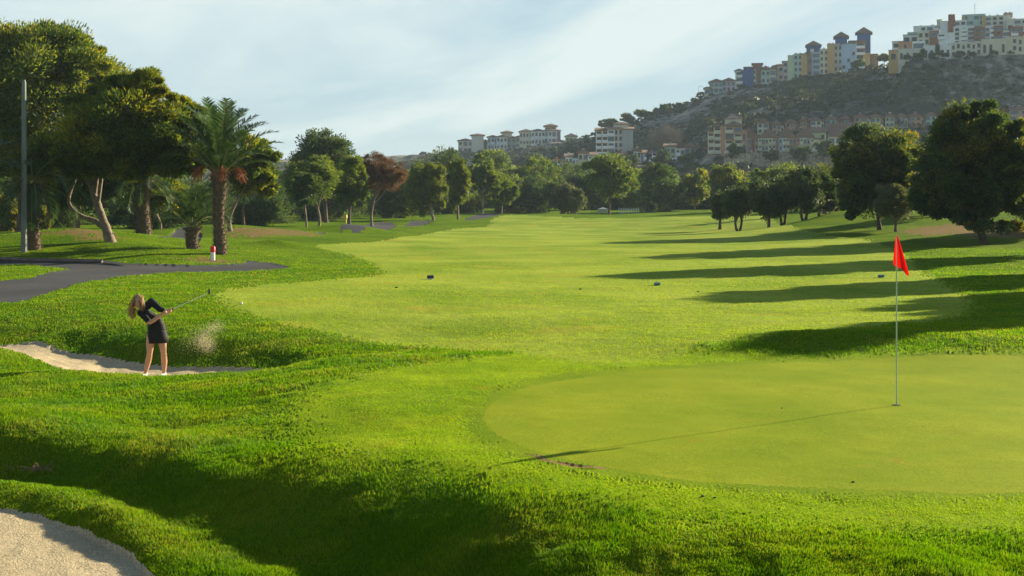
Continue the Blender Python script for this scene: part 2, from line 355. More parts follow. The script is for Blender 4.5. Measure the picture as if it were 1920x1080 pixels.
cth, cw = tr(cps[:, 0], cps[:, 1]); CEPS = 0.012
Kc = np.sqrt((cth[:, None]-cth[None])**2 + (cw[:, None]-cw[None])**2 + CEPS**2)
n_ = len(cps); A = np.zeros((n_+3, n_+3)); A[:n_, :n_] = -Kc + np.eye(n_)*2e-4
Pm = np.stack([np.ones(n_), cth, cw], 1); A[:n_, n_:] = Pm; A[n_:, :n_] = Pm.T
sol = np.linalg.solve(A, np.concatenate([cps[:, 2], np.zeros(3)]))
GB = [  # small mounds: world x, y, height, rx, ry, rot
 (-12.9, 70.5, 0.38, 1.5, 1.0), (-13.5, 104, 0.8, 4.0, 2.5), (-20.5, 88, 0.35, 3.5, 2.5), (-9, 150, 0.6, 9, 5)]
def Hs(x, y, fine=True):
    x = np.asarray(x, float); y = np.asarray(y, float); sh = x.shape; x = x.ravel(); y = y.ravel(); out = np.empty(x.size)
    for i in range(0, x.size, 60000):
        th, w = tr(x[i:i+60000], y[i:i+60000])
        K = np.sqrt((th[:, None]-cth[None])**2 + (w[:, None]-cw[None])**2 + CEPS**2)
        out[i:i+60000] = -K @ sol[:n_] + sol[n_] + sol[n_+1]*th + sol[n_+2]*w
    for gx, gy, gh, rx, ry in GB: out += gh*np.exp(-((x-gx)/rx)**2 - ((y-gy)/ry)**2)
    return out.reshape(sh)
def H1(x, y): return float(Hs(np.array([x]), np.array([y]))[0])
def ray(px, py, y0=6, y1=320):
    Ys = np.exp(np.linspace(math.log(y0), math.log(y1), 700)); X = (px-960)*Ys/F; Z = ZC-(py-HOR)*Ys/F
    h = Hs(X, Ys); k = np.nonzero(h >= Z)[0]
    k = k[0] if len(k) else int(np.argmax(h-Z))
    return X[k], Ys[k]
def poly_img(pts, y0=6, y1=320, n=6, curved=True):
    P = []
    for p in pts:
        P.append(ray(p[0], p[1], y0, y1) if len(p) == 2 else ((p[0]-960)*p[2]/F, p[2]))
    if curved: P = spline([(a, b, 0) for a, b in P + [P[0]]], n)
    return np.array([(p[0], p[1]) for p in P])
def inside(poly, x, y):
    c = np.zeros(x.shape, bool); x1, y1 = poly[-1]
    for x2, y2 in poly:
        if y1 != y2:
            m = ((y2 > y) != (y1 > y)) & (x < (x1-x2)*(y-y2)/(y1-y2)+x2); c ^= m
        x1, y1 = x2, y2
    return c
Z_green = poly_img([(905,785),(925,755),(1000,724),(1120,706),(1300,690),(1600,676),(1920,668),(2300,672),(2500,760),(2400,880),(1920,925),(1600,918),(1300,903),(1150,880),(1010,850),(930,815)], 8, 40)
Z_fringe = poly_img([(862,792),(895,750),(985,712),(1110,696),(1300,682),(1600,670),(1920,662),(2400,665),(2700,760),(2500,900),(1920,938),(1500,930),(1250,912),(1110,893),(980,862),(895,830)], 8, 40)
Z_fair = poly_img([(400,552),(440,540),(520,532),(620,524),(700,516),(712,508),(690,492),(650,478),(590,461),(640,457),(740,446),(830,432),(915,425),(918,414),(960,404),(1100,409),(1300,406),(1420,404),(1500,432),(1650,458),(1735,512),(1828,578),(1640,612),(1330,645),(1260,672),(1120,684),(1000,668),(850,655),(650,635),(520,608),(430,578)], 15, 320, 5)
Z_apron = poly_img([(990,662),(860,672),(720,690),(620,712),(540,745),(500,790),(530,840),(640,880),(800,915),(1000,950),(1250,985),(1600,1010),(1920,1020),(2500,1000),(2700,700),(2200,655),(1920,655),(1640,660),(1500,668),(1330,655),(1250,660),(1100,650)], 8, 30)
Z_hollow = poly_img([(1330,646),(1450,634),(1600,626),(1920,622),(2300,630),(2300,650),(1920,644),(1700,650),(1500,662),(1400,655)], 18, 30)
Z_sand1 = poly_img([(-500,630,29),(-250,637,28.2),(0,646,28.0),(140,664,26.7),(310,684,24.9),(400,687,24.3),(500,690,23.6),(530,690,23.1),(505,700,21.9),(400,700,21.6),(310,700,21.6),(140,690,22.8),(0,655,25.8),(-300,640,27)], curved=True)
Z_sand2 = np.array([(p[0], p[1]) for p in spline([(-12,14.5,0),(-9,14.0,0),(-7,13.7,0),(-5.2,13.03,0),(-4.48,12.54,0),(-3.75,11.85,0),(-3.37,11.34,0),(-3.05,10.85,0),(-2.85,10.3,0),(-2.75,9.7,0),(-2.9,8.8,0),(-3.4,8.0,0),(-5,7,0),(-8,6.5,0),(-12,7,0),(-14,10,0),(-12,14.5,0)], 6)])
Z_path = poly_img([(-500,560,36),(-200,568,33.5),(0,568),(50,562),(95,546),(150,531),(230,518),(350,511),(450,508),(541,502),(500,492),(462,488),(455,494),(400,498),(320,498),(190,493),(0,491),(-300,488),(-500,488)], 25, 75, 4)
Z_isle = poly_img([(-600,505),(0,498),(80,499),(128,504),(80,512),(0,524),(-600,540)], 25, 75, 4)
Z_path2 = poly_img([(290,443),(330,432),(372,430),(374,452),(345,448)], 60, 120, 3)
Z_path3 = poly_img([(592,437),(640,424),(690,420),(745,423),(690,427),(640,435),(605,440)], 85, 220, 3)
Z_path4 = poly_img([(750,424),(800,413),(815,414),(780,424)], 85, 260, 3)
Z_path5 = poly_img([(868,412),(900,402),(940,401),(915,408),(880,413)], 85, 260, 3)
Z_earth = [poly_img(q, 10, 140, 4) for q in ([(1690,432),(1760,422),(1860,422),(1960,418),(1960,446),(1870,450),(1780,442),(1730,444)],
           [(430,432),(480,430),(560,436),(600,436),(600,444),(540,442),(470,447),(432,443)], [(330,488),(400,482),(440,490),(400,496)], [(80,436),(150,434),(220,446),(190,452),(110,447)])]
Z_scar = poly_img([(975,853),(1010,856),(1050,864),(1110,873),(1145,879),(1100,881),(1040,870),(1000,861)], 8, 30, 3)

def axis_theta():
    d = np.arange(-0.43, 0.4301, 0.00112)
    o = np.geomspace(0.0016, 0.12, 70); a = 0.43+np.cumsum(o); a = a[a < math.pi-0.02]
    extra = np.linspace(a[-1], math.pi, 24)[1:]
    a = np.concatenate([a, extra]); return np.concatenate([-a[::-1], d, a])
def axis_r():
    r = [0.6]
    while r[-1] < 2600:
        q = r[-1]
        dl = 0.05 if q < 5 else (0.012 if q < 7.5 else 0.0034*(max(q, 11)/11)**0.55 if q < 260 else 0.05)
        r.append(q*(1+dl))
    return np.array(r)
th_a, r_a = axis_theta(), axis_r()
TH, RR = np.meshgrid(th_a, r_a); GX, GY = RR*np.sin(TH), RR*np.cos(TH)
GZ = Hs(GX, GY)
jr = np.random.default_rng(5); J1 = jr.normal(size=GX.shape); J2 = jr.normal(size=GX.shape)
ix = lambda poly, a=0.0: inside(poly, GX+J1*a, GY+J2*a)
mg, mfr, mfa, map_, mho = ix(Z_green, .012), ix(Z_fringe, .10), ix(Z_fair, .16), ix(Z_apron, .28), ix(Z_hollow, .12)
nz1 = fbm(GX*2.1, GY*2.1, 4, 3)
ms1 = inside(Z_sand1, GX+nz1*0.05, GY+nz1*0.05); ms2 = inside(Z_sand2, GX+nz1*0.035, GY+nz1*0.035)
nz2 = fbm(GX*0.9, GY*0.9, 3, 9)
mpa = (inside(Z_path, GX+nz2*0.12, GY+nz2*0.2) & ~inside(Z_isle, GX+nz2*0.15, GY+nz2*0.2)) | ix(Z_path2) | ix(Z_path3) | ix(Z_path4) | ix(Z_path5)
mea = np.zeros(GX.shape, bool)
for q in Z_earth: mea |= inside(q, GX+nz2*1.6+J1*.4, GY+nz2*1.6+J2*.4)
msc = inside(Z_scar, GX+nz1*0.10, GY+nz1*0.12)
zone = np.zeros(GX.shape, int)      # 0 rough
zone[map_] = 2; zone[mfa] = 1; zone[mfr] = 4; zone[mho] = 0; zone[mg] = 3; zone[mea] = 7; zone[msc] = 7; zone[mpa] = 6; zone[ms1 | ms2] = 5
smoothz = (zone == 3) | (zone == 4) | (zone == 6)
amp = np.where(smoothz, 0.15, np.where((zone == 1) | (zone == 2), 0.45, 1.0))
near = np.clip(1.6 - RR/60, 0.25, 1)
GZ = GZ + amp*near*(0.05*fbm(GX*0.8, GY*0.8, 3, 21) + 0.032*fbm(GX*3.0, GY*3.0, 3, 31)) + amp*0.12*fbm(GX*0.12, GY*0.12, 2, 41)*smooth01(RR, 28, 60)
GZ = np.where(ms2, np.clip(-.568-.033*(GX+5.28), -.80, -.45)*.97+GZ*.03, GZ)
GZ = np.where(zone == 5, GZ-0.035+0.008*fbm(GX*5, GY*5, 3, 77), GZ); GZ = np.where(zone == 6, GZ-0.03, GZ)
lnr_a = np.log(r_a)
def Hg(x, y):
    """height of the built ground sheet (bilinear)"""
    x = np.atleast_1d(np.asarray(x, float)); y = np.atleast_1d(np.asarray(y, float))
    th = np.arctan2(x, y); r = np.log(np.hypot(x, y))
    i = np.clip(np.searchsorted(th_a, th)-1, 0, len(th_a)-2); j = np.clip(np.searchsorted(lnr_a, r)-1, 0, len(r_a)-2)
    a = (th-th_a[i])/(th_a[i+1]-th_a[i]); b = (r-lnr_a[j])/(lnr_a[j+1]-lnr_a[j])
    return (GZ[j, i]*(1-a)+GZ[j, i+1]*a)*(1-b) + (GZ[j+1, i]*(1-a)+GZ[j+1, i+1]*a)*b, zone[j, i]
def G(x, y): return float(Hg(x, y)[0][0])
nr, nt = GX.shape
idx = np.arange(nr*nt).reshape(nr, nt)
quads = np.stack([idx[:-1, :-1], idx[:-1, 1:], idx[1:, 1:], idx[1:, :-1]], -1).reshape(-1, 4)[:, ::-1]
fz = zone[:-1, :-1].ravel()
allV = np.stack([GX, GY, GZ], -1).reshape(-1, 3)
def sub(name, sel, mat, label=None, cat=None):
    q = quads[sel]; u, inv = np.unique(q, return_inverse=True)
    me = mesh_np(name, allV[u], inv.reshape(-1, 4), mat, smooth=True); o = link(name, me); o['kind'] = 'structure'
    return o
sub('ground', fz == 0, M['rough']); sub('fairway', fz == 1, M['fairway']); sub('apron_grass', fz == 2, M['apron'])
sub('putting_green', fz == 3, M['green']); sub('fringe_grass', fz == 4, M['fringe']); sub('cart_path', fz == 6, M['asphalt']); sub('bare_earth', fz == 7, M['earth'])
fy = GY[:-1, :-1].ravel()
sub('bunker_sand', (fz == 5), M['sand'])

# ------------------------------------------------------------------ grass blades
def blades(n, zsel, h0, w0, mat, name, wmin, wmax, bias=0.8, lean=0.5, th0=-0.46, th1=0.46, seed=1):
    g = np.random.default_rng(seed)
    u = g.random(n*2); a, b = math.exp(-bias*wmin), math.exp(-bias*wmax); w = -np.log(a+(b-a)*u)/bias
    th = g.uniform(th0, th1, n*2); r = np.exp(w); x, y = r*np.sin(th), r*np.cos(th)
    z, zo = Hg(x, y); k = np.isin(zo, zsel); x, y, z, r, zo = [q[k][:n] for q in (x, y, z, r, zo)]; m = len(x)
    cl = 0.75+0.55*fbm(x*2.2, y*2.2, 3, 5)+0.35*fbm(x*9, y*9, 2, 6)
    edge = np.ones(m)
    h = h0*np.clip(cl, 0.25, 1.6)*g.uniform(0.6, 1.3, m)*np.where(zo == 0, 1, 0.55); wd = w0*g.uniform(0.6, 1.3, m)*np.clip(r/10, 0.8, 5)
    an = g.uniform(0, 2*math.pi, m); la = g.uniform(0, 2*math.pi, m)
    ln = h*lean*g.random(m)
    gx = fbm(x*1.3, y*1.3, 2, 51)*h*0.6; gy = fbm(x*1.3, y*1.3, 2, 52)*h*0.6
    V = np.empty((m, 5, 3)); dxx, dyy = np.cos(an)*wd/2, np.sin(an)*wd/2
    tx, ty = np.cos(la)*ln+gx, np.sin(la)*ln+gy
    V[:, 0] = np.stack([x-dxx, y-dyy, z-0.004], 1); V[:, 1] = np.stack([x+dxx, y+dyy, z-0.004], 1)
    V[:, 2] = np.stack([x+dxx*.8+tx*.35, y+dyy*.8+ty*.35, z+h*.6], 1); V[:, 3] = np.stack([x-dxx*.8+tx*.35, y-dyy*.8+ty*.35, z+h*.6], 1)
    V[:, 4] = np.stack([x+tx, y+ty, z+h*.97], 1)
    i = np.arange(m)[:, None]*5
    q = i+np.array([[0, 1, 2, 3]]); t3 = i+np.array([[3, 2, 4]])
    me = mesh_np(name, V.reshape(-1, 3), [q, t3], mat, smooth=False, attrs={'rnd': np.repeat(g.random(m), 5)})
    o = link(name, me); o['kind'] = 'stuff'; return o
lg = math.log
o = blades(720000, [0], 0.041, 0.0052, M['blade'], 'rough_grass', lg(8.2), lg(75), 0.85, 0.6, seed=1)
tag(o, 'long bright green rough grass blades around the bunkers', 'grass')
o = blades(260000, [2], 0.022, 0.0055, M['blade_short'], 'mown_grass', lg(8.4), lg(24), 0.8, 0.5, seed=2)
tag(o, 'shorter yellow green grass blades around the putting green', 'grass')
o = blades(240000, [1], 0.03, 0.0045, M['blade_fair'], 'fairway_grass', lg(19), lg(90), 0.5, 0.5, seed=4)
tag(o, 'very short pale green blades of the mown fairway', 'grass')
o = blades(60000, [4], 0.011, 0.004, M['blade_fair'], 'green_grass', lg(9), lg(24), 0.6, 0.5, seed=5)
tag(o, 'tiny close cut blades of the collar round the putting green', 'grass')
o = blades(26000, [7], 0.03, 0.006, M['blade_short'], 'dry_grass', lg(8.4), lg(24), 0.8, 0.5, seed=3)
tag(o, 'sparse grass on the worn patch beside the green', 'grass')

# ------------------------------------------------------------------ hills (rock, dry scrub)
def hill_mat():
    m, t, o = new_mat('hill_rock'); p = N(t, 'ShaderNodeBsdfPrincipled'); p.inputs['Roughness'].default_value = 0.95; p.inputs['Specular IOR Level'].default_value = 0.1
    a = coords(t)
    n = N(t, 'ShaderNodeTexNoise', i_Scale=0.2, i_Detail=9.0, i_Roughness=0.75); L(t, a, 0, n, 'Vector')
    n2 = N(t, 'ShaderNodeTexNoise', i_Scale=0.018, i_Detail=4.0); L(t, a, 0, n2, 'Vector')
    ad = N(t, 'ShaderNodeMath', operation='MULTIPLY_ADD', i_1=0.5, i_2=-0.25); L(t, n2, 0, ad, 0)
    a2 = N(t, 'ShaderNodeMath', operation='ADD'); L(t, n, 0, a2, 0); L(t, ad, 0, a2, 1)
    cr_ = N(t, 'ShaderNodeValToRGB'); L(t, a2, 0, cr_, 0); e = cr_.color_ramp.elements
    e[0].position = 0.43; e[0].color = (0.05, 0.06, 0.05, 1); e[1].position = 0.66; e[1].color = (0.42, 0.37, 0.32, 1); q = e.new(0.54); q.color = (0.17, 0.155, 0.13, 1)
    b = N(t, 'ShaderNodeBump', i_Strength=1.0, i_Distance=1.5); L(t, n, 0, b, 'Height'); L(t, b, 0, p, 'Normal')
    L(t, cr_, 0, p, 'Base Color'); L(t, p, 0, o, 0); return m
M['hill'] = hill_mat()
# for photo columns: five (distance, row) knots from the tree line up to the skyline
HP = [(-900, (290,384),(400,375),(500,365),(650,352),(900,345)), (200, (290,384),(400,375),(500,365),(700,340),(900,320)),
      (600, (290,384),(420,372),(500,352),(650,325),(900,294)), (690, (290,384),(420,370),(500,350),(650,322),(900,293)), (760, (290,384),(420,366),(500,348),(650,315),(880,290)),
      (850, (290,384),(420,352),(500,335),(600,308),(680,287)), (905, (290,384),(420,345),(480,332),(590,300),(660,284)),
      (1000, (290,384),(420,335),(470,322),(590,296),(650,272)), (1060, (290,384),(420,330),(470,317),(590,290),(640,264)),
      (1110, (290,384),(420,326),(460,314),(560,284),(620,256)), (1150, (290,384),(420,322),(455,304),(480,290),(610,248)),
      (1190, (290,384),(415,320),(455,300),(480,285),(610,230)), (1240, (290,384),(410,318),(450,300),(475,285),(610,208)), (1290, (290,384),(405,312),(450,297),(470,282),(610,194)),
      (1330, (290,384),(385,310),(395,292),(440,278),(600,178)), (1400, (290,384),(385,312),(392,289),(440,262),(590,166)), (1470, (290,384),(385,318),(395,285),(440,246),(585,152)),
      (1550, (290,384),(385,322),(400,284),(440,240),(580,143)), (1640, (290,384),(385,320),(400,280),(440,236),(570,126)), (1700, (290,384),(385,320),(400,278),(440,235),(472,113)),
      (1800, (290,384),(385,318),(400,275),(440,232),(470,107)), (1920, (290,384),(385,316),(400,272),(440,230),(470,102)), (2150, (290,384),(385,316),(400,272),(440,228),(470,98)), (2900, (290,384),(385,330),(400,300),(440,270),(500,200))]
HTH = np.array([math.atan((h[0]-960)/F) for h in HP])
knY = np.array([[k[0] for k in h[1:]] for h in HP], float); knZ = np.array([[ZC-(k[1]-HOR)*k[0]/F for k in h[1:]] for h in HP])
knZ[:, 0] = -0.5
def hill_z(x, y, rough=True):
    x = np.atleast_1d(np.asarray(x, float)); y = np.atleast_1d(np.asarray(y, float)); th = np.arctan2(x, y)
    ky = np.stack([np.interp(th, HTH, knY[:, i]) for i in range(5)], -1); kz = np.stack([np.interp(th, HTH, knZ[:, i]) for i in range(5)], -1)
    z = np.where(y < ky[:, 0], kz[:, 0]-(ky[:, 0]-y)*0.1, kz[:, 4]-np.clip(y-ky[:, 4]-35, 0, None)*0.12)
    st = np.zeros(len(y))
    for i in range(4):
        t = (y-ky[:, i])/(ky[:, i+1]-ky[:, i]); m = (t >= 0) & (t <= 1); z = np.where(m, kz[:, i]+(kz[:, i+1]-kz[:, i])*t, z)
        if i == 3: st = np.where(m, np.clip(np.minimum(t, 1-t)*6, 0, 1), st)
    if rough:
        n = fbm(x*0.045, y*0.03, 4, 61)*5.0 + np.abs(fbm(x*0.16, y*0.11, 4, 71))*3.2 - 1.2
        z = z + n*(0.10+0.55*st)
    return z
hth = np.linspace(-0.62, 0.66, 560); hY = np.concatenate([np.linspace(285, 380, 20), np.linspace(384, 700, 170), np.linspace(706, 1100, 30)])
A1, A2 = np.meshgrid(np.tan(hth), hY); HX, HY = A1*A2, A2
HZ = hill_z(HX.ravel(), HY.ravel()).reshape(HX.shape)
n1_, n2_ = HX.shape; id2 = np.arange(n1_*n2_).reshape(n1_, n2_)
hq = np.stack([id2[:-1, :-1], id2[:-1, 1:], id2[1:, 1:], id2[1:, :-1]], -1).reshape(-1, 4)
o = link('hill', mesh_np('hill', np.stack([HX, HY, HZ], -1).reshape(-1, 3), hq, M['hill'], smooth=False)); o['kind'] = 'structure'
def HZ1(x, y): return float(hill_z(x, y, True)[0])

# ------------------------------------------------------------------ foliage
def leaves(P, D, ln, wd, g, ragged=0.5):
    """P centres, D directions (n,3); narrow diamond leaf per row"""
    n = len(P); D = D/np.maximum(np.linalg.norm(D, axis=1, keepdims=True), 1e-6)
    rnd = g.normal(size=(n, 3)); S = np.cross(D, rnd); S /= np.maximum(np.linalg.norm(S, axis=1, keepdims=True), 1e-6)
    l = (ln*g.uniform(0.6, 1.4, n))[:, None]; w = (wd*g.uniform(0.6, 1.4, n))[:, None]
    V = np.stack([P-D*l*0.5, P+S*w*0.5, P+D*l*0.5, P-S*w*0.5], 1)
    return V.reshape(-1, 3), (np.arange(n)[:, None]*4+np.array([[0, 1, 2, 3]])), np.repeat(g.random(n), 4)
def crown_pts(blobs, n, g, clump=0.3, nclump=60, shell=0.55, droop=0.0, radial=0.8):
    """blobs (k,6): centre+radii -> leaf centres and directions gathered in clumps on the blobs"""
    B = np.array(blobs, float); area = (B[:, 3]*B[:, 5]+B[:, 4]*B[:, 5]+B[:, 3]*B[:, 4]); pr = area/area.sum()
    bi = g.choice(len(B), nclump, p=pr); d = g.normal(size=(nclump, 3)); d /= np.linalg.norm(d, axis=1, keepdims=True)
    d[:, 2] = np.where(d[:, 2] < -0.85, -d[:, 2]*0.6, d[:, 2])
    rr = shell+(0.97-shell)*g.random(nclump)**0.6
    C = B[bi, :3]+d*B[bi, 3:]*rr[:, None]; cr_ = clump*(B[bi, 3:].mean(1))*g.uniform(0.6, 1.4, nclump)
    ci = g.integers(0, nclump, n); e = g.normal(size=(n, 3)); e /= np.linalg.norm(e, axis=1, keepdims=True)
    ra = g.random(n)**0.5
    P = C[ci]+e*(cr_[ci]*ra)[:, None]*np.array([1, 1, 0.7+droop]); P[:, 2] -= droop*cr_[ci]*g.random(n)*1.5
    D = e*radial+d[ci]*0.7+g.normal(size=(n, 3))*0.45; D[:, 2] += 0.25-droop*3
    return P, D
def crown_mesh(name, blobs, n, mat, g, ln, wd, **kw):
    P, D = crown_pts(blobs, n, g, **kw); V, Fq, rn = leaves(P, D, ln, wd, g)
    return mesh_np(name, V, Fq, mat, attrs={'rnd': rn})
def lobes(cx, cy, cz, rx, ry, rz, n, g, sz=0.5, top=0.0):
    out = [(cx, cy, cz, rx*0.74, ry*0.74, rz*0.8)]
    for i in range(n):
        a = 2*math.pi*(i+g.random()*0.8)/n*2.4; e = g.uniform(-0.95+top, 0.95)
        q = math.sqrt(max(0.05, 1-e*e)); s = sz*g.uniform(0.7, 1.25); f = 1-s*0.85
        out.append((cx+rx*f*q*math.cos(a), cy+ry*f*q*math.sin(a), cz+rz*f*e, rx*s, ry*s, rz*s*0.9))
    return out
def trunk_mesh(name, pts, r0, r1, mat, g, limbs=(), n=9):
    mb = MB(); S = spline(pts, 5); k = len(S)
    rad = [r0+(r1-r0)*(i/(k-1))**0.8 for i in range(k)]; rad[0] *= 1.35; rad[1] *= 1.1
    S = [s+np.array([g.normal()*0.04, g.normal()*0.04, 0])*r0 for s in S]
    mb.tube(S, [r*g.uniform(0.92, 1.08) for r in rad], n, mat)
    for (t, end, lr) in limbs:
        a = S[int(t*(k-1))]; e = np.array(end, float); mid = (a+e)/2+np.array([g.normal()*.08, g.normal()*.08, .12])*np.linalg.norm(e-a)
        LS = spline([a, mid, e], 4); q = len(LS); mb.tube(LS, [lr*(1-0.75*i/(q-1)) for i in range(q)], 6, mat)
    return mb
def tree(name, label, px, Y, ytop, xl, xr, ybot, mat, group=None, cat='tree', n=7000, seed=0, ln=None, trunk_mat=None, lean=0.0, nl=9, sz=0.5, clump=0.32, nclump=70, wdr=0.42, r0=None, droop=0.0, stems=1, z0=None, depth=1.0, shell=0.5, top=0.0, py=None, split=0.25, blobs=None, extra=None, trunkpath=None):
    g = np.random.default_rng(seed+100); x = (px-960)*Y/F; k = Y/F
    z = z0 if z0 is not None else G(x, Y)
    root = empty(name, (x, Y, z), label, cat, group)
    zt = ZC-(ytop-HOR)*k-z; zb = ZC-(ybot-HOR)*k-z; cx = ((xl+xr)/2-960)*k-x; rx = (xr-xl)/2*k; rz = (zt-zb)/2
    if blobs is None: bl = lobes(cx, 0, zb+rz, rx, rx*depth, rz, nl, g, sz, top)
    else: bl = [((b[0]-px)*k, b[2]*k if len(b) > 4 else 0, ZC-(b[1]-HOR)*k-z, b[-2]*k, b[-2]*k*depth, b[-1]*k) for b in blobs]
    pxr = Y/1280.0
    ln = ln or max(0.16, pxr*2.4)
    sc_ = 1.06 if blobs is not None else 1.14
    bl = [tuple(b[:3])+tuple(q*sc_ for q in b[3:]) for b in bl]; n = int(n*1.5); nclump = int(nclump*1.5); clump = clump*1.15
    me = crown_mesh('crown', bl, n, mat, g, ln, ln*wdr, clump=clump, nclump=nclump, shell=shell, droop=droop, radial=0.9)
    link('crown', me, root)
    r0 = r0 or max(0.12, zt*0.028); tm = trunk_mat or M['bark']
    mb = MB()
    for s in range(stems):
        off = (s-(stems-1)/2)*r0*1.2; sp = (s-(stems-1)/2)*rx*0.45
        P = [(off*0.4, 0, -0.25), (off+sp*0.25+lean*0.3*cx+g.normal()*0.05, 0, max(zb, 0.4)*0.5), (sp+cx*0.75, g.normal()*0.2, zb+rz*0.5), (sp*1.2+cx, 0, zb+rz*1.2)]
        if trunkpath: P = [((a-px)*k, 0.15*i, ZC-(b-HOR)*k-z-(0.2 if i == 0 else 0)) for i, (a, b) in enumerate(trunkpath)]
        lm = []
        for j in range(6):
            b = bl[g.integers(0, len(bl))]; lm.append((g.uniform(0.4, 0.8), (b[0], b[1], b[2]), r0*0.35))
        t2 = trunk_mesh('trunk', P, r0/(1 if stems == 1 else 1.35), r0*0.35, tm, g, lm)
        o = len(mb.v); mb.v += t2.v; mb.mi(tm)
        for f, sm in zip(t2.f, t2.sm): mb.f.append([i+o for i in f]); mb.m.append(0); mb.sm.append(sm)
    if extra: extra(mb, k, x, z, g, tm)
    mb.build('trunk', root)
    return root

def frond(L_, up, g, nleaf=46, droop=1.0, wdt=0.42):
    """feather leaf in local xz-plane starting along +x, rising by 'up' radians then drooping"""
    pts = []; p = np.zeros(3); a = up
    ns = 14
    for i in range(ns+1):
        pts.append(p.copy()); p = p+np.array([math.cos(a), 0, math.sin(a)])*L_/ns; a -= droop*(0.035+0.16*(i/ns)**1.3)
    S = np.array(pts); V = []; Fq = []; cv, cf, _ = tube_np([tuple(s) for s in S], [0.035*(1-0.85*i/ns) for i in range(ns+1)], 4)
    LV = []; LF = []
    for i in range(nleaf):
        t = 0.10+0.9*(i+g.random()*0.5)/nleaf; f = t*ns; j = min(int(f), ns-1); b = S[j]+(S[j+1]-S[j])*(f-j); d = S[j+1]-S[j]; d /= np.linalg.norm(d)
        l = wdt*L_*0.42*(math.sin(math.pi*min(1, t*0.85+0.12))**0.6)*g.uniform(0.85, 1.1)
        for s in (-1, 1):
            side = np.array([0, s, 0]); upv = np.cross(d, np.array([0, 1, 0])); upv = -upv if upv[2] < 0 else upv
            v = side*0.75+d*0.75+upv*g.uniform(0.05, 0.55)+np.array([0, 0, -0.15]); v /= np.linalg.norm(v)
            e = b+v*l; e[2] -= 0.08*l; w = 0.022*max(L_, 2)/2.2; q = np.array(d)*w
            o = len(LV); LV += [b-q, b+q, (b+e)/2+q*0.9, e, (b+e)/2-q*0.9]; LF.append([o, o+1, o+2, o+3, o+4])
    return cv, cf, LV, LF
def palm(name, label, px, Y, ybase, ytrunk, Lf, nf, r0, group=None, seed=0, fruit=0, slim=False, z0=None, mat=None, upr=(-0.55, 1.35), separate=True, up_bias=1.0, skirt=0, droopk=1.0):
    g = np.random.default_rng(seed+500); k = Y/F; x = (px-960)*k; z = z0 if z0 is not None else G(x, Y)
    ht = ZC-(ytrunk-HOR)*k-z; root = empty(name, (x, Y, z), label, 'palm tree', group); mat = mat or M['palm']
    mb = MB()
    nr_ = 22; P = [(0.03*math.sin(i*0.4), 0, -0.2+(ht+0.2)*i/nr_) for i in range(nr_+1)]
    prof = lambda t: r0*((1.18-0.9*t if t < 0.12 else 1.07-0.22*math.sin(math.pi*min(1, (t-0.12)/0.7))) if not slim else (1.3-0.6*t)) * (1+0.35*max(0, t-0.8)/0.2*(not slim))
    mb.tube(P, [prof(i/nr_)*0.9 for i in range(nr_+1)], 12, M['bark_palm'])
    if not slim:      # old leaf bases spiral up the trunk
        nb = int(ht/0.085*4.2)
        for i in range(nb):
            t = i/nb; a = i*2.39996; rr = prof(t)*0.93; c = np.array([0.03*math.sin(t*nr_*0.4), 0, ht*t])
            o_ = np.array([math.cos(a), math.sin(a), 0]); s_ = np.array([-math.sin(a), math.cos(a), 0]); w = 0.1*r0/0.42; hgt = 0.085
            q = [c+o_*rr+s_*w*g.uniform(.8, 1.1)-np.array([0, 0, hgt*0.3]), c+o_*rr-s_*w-np.array([0, 0, hgt*0.3]), c+o_*rr+np.array([0, 0, -hgt*1.1]), c+o_*(rr+0.075*g.uniform(.6, 1.5))+np.array([0, 0, hgt*0.9])]
            mb.add(q, [(0, 3, 1), (0, 2, 3), (2, 1, 3)], M['bark_palm'])
    mb.build('trunk', root)
    allv = []; 
    for i in range(nf):
        a = i*2.39996+g.random()*0.3; t = (i+0.5)/nf; up = upr[0]+(upr[1]-upr[0])*(t**0.75)*up_bias; l = Lf*g.uniform(0.85, 1.1)*(0.8+0.2*math.sin(t*3.1))
        cv, cf, LV, LF = frond(l, up, g, droop=droopk*(0.75+0.6*g.random())*(1.3-0.45*t), wdt=0.5)
        ca, sa = math.cos(a), math.sin(a); rt = r0*0.55*(1-t*0.6)
        f = lambda p: (ca*(p[0]+rt)-sa*p[1], sa*(p[0]+rt)+ca*p[1], p[2]+ht+0.35*t*r0/0.4)
        m2 = MB(); m2.add([f(p) for p in cv], cf, M['rachis'], True); m2.add([f(p) for p in LV], LF, mat)
        if separate: m2.build('frond', root)
        else: allv.append(m2)
    if not separate:
        m3 = MB()
        for m2 in allv:
            o = len(m3.v); m3.v += m2.v; m3.mats = m2.mats; m3.m += m2.m; m3.sm += m2.sm; m3.f += [[i+o for i in f_] for f_ in m2.f]
        m3.build('crown', root)
    if fruit:
        for i in range(fruit):
            a = i*2*math.pi/fruit+0.4; m2 = MB(); c = np.array([math.cos(a), math.sin(a), 0]); st = np.array([0, 0, ht])+c*r0*0.6
            e0 = st+c*0.55+np.array([0, 0, 0.35]); m2.tube([st, (st+e0)/2+np.array([0, 0, .1]), e0], [0.03, 0.025, 0.02], 5, M['fruit'])
            for j in range(46):
                q = e0+g.normal(size=3)*0.05; e = q+c*g.uniform(0.05, 0.35)+np.array([g.normal()*0.16, g.normal()*0.16, -g.uniform(0.2, 0.75)]); m2.tube([q, (q+e)/2+c*0.08, e], [0.008, 0.012, 0.02], 3, M['fruit'], caps=False)
            m2.build('fruit_cluster', root)
    return root

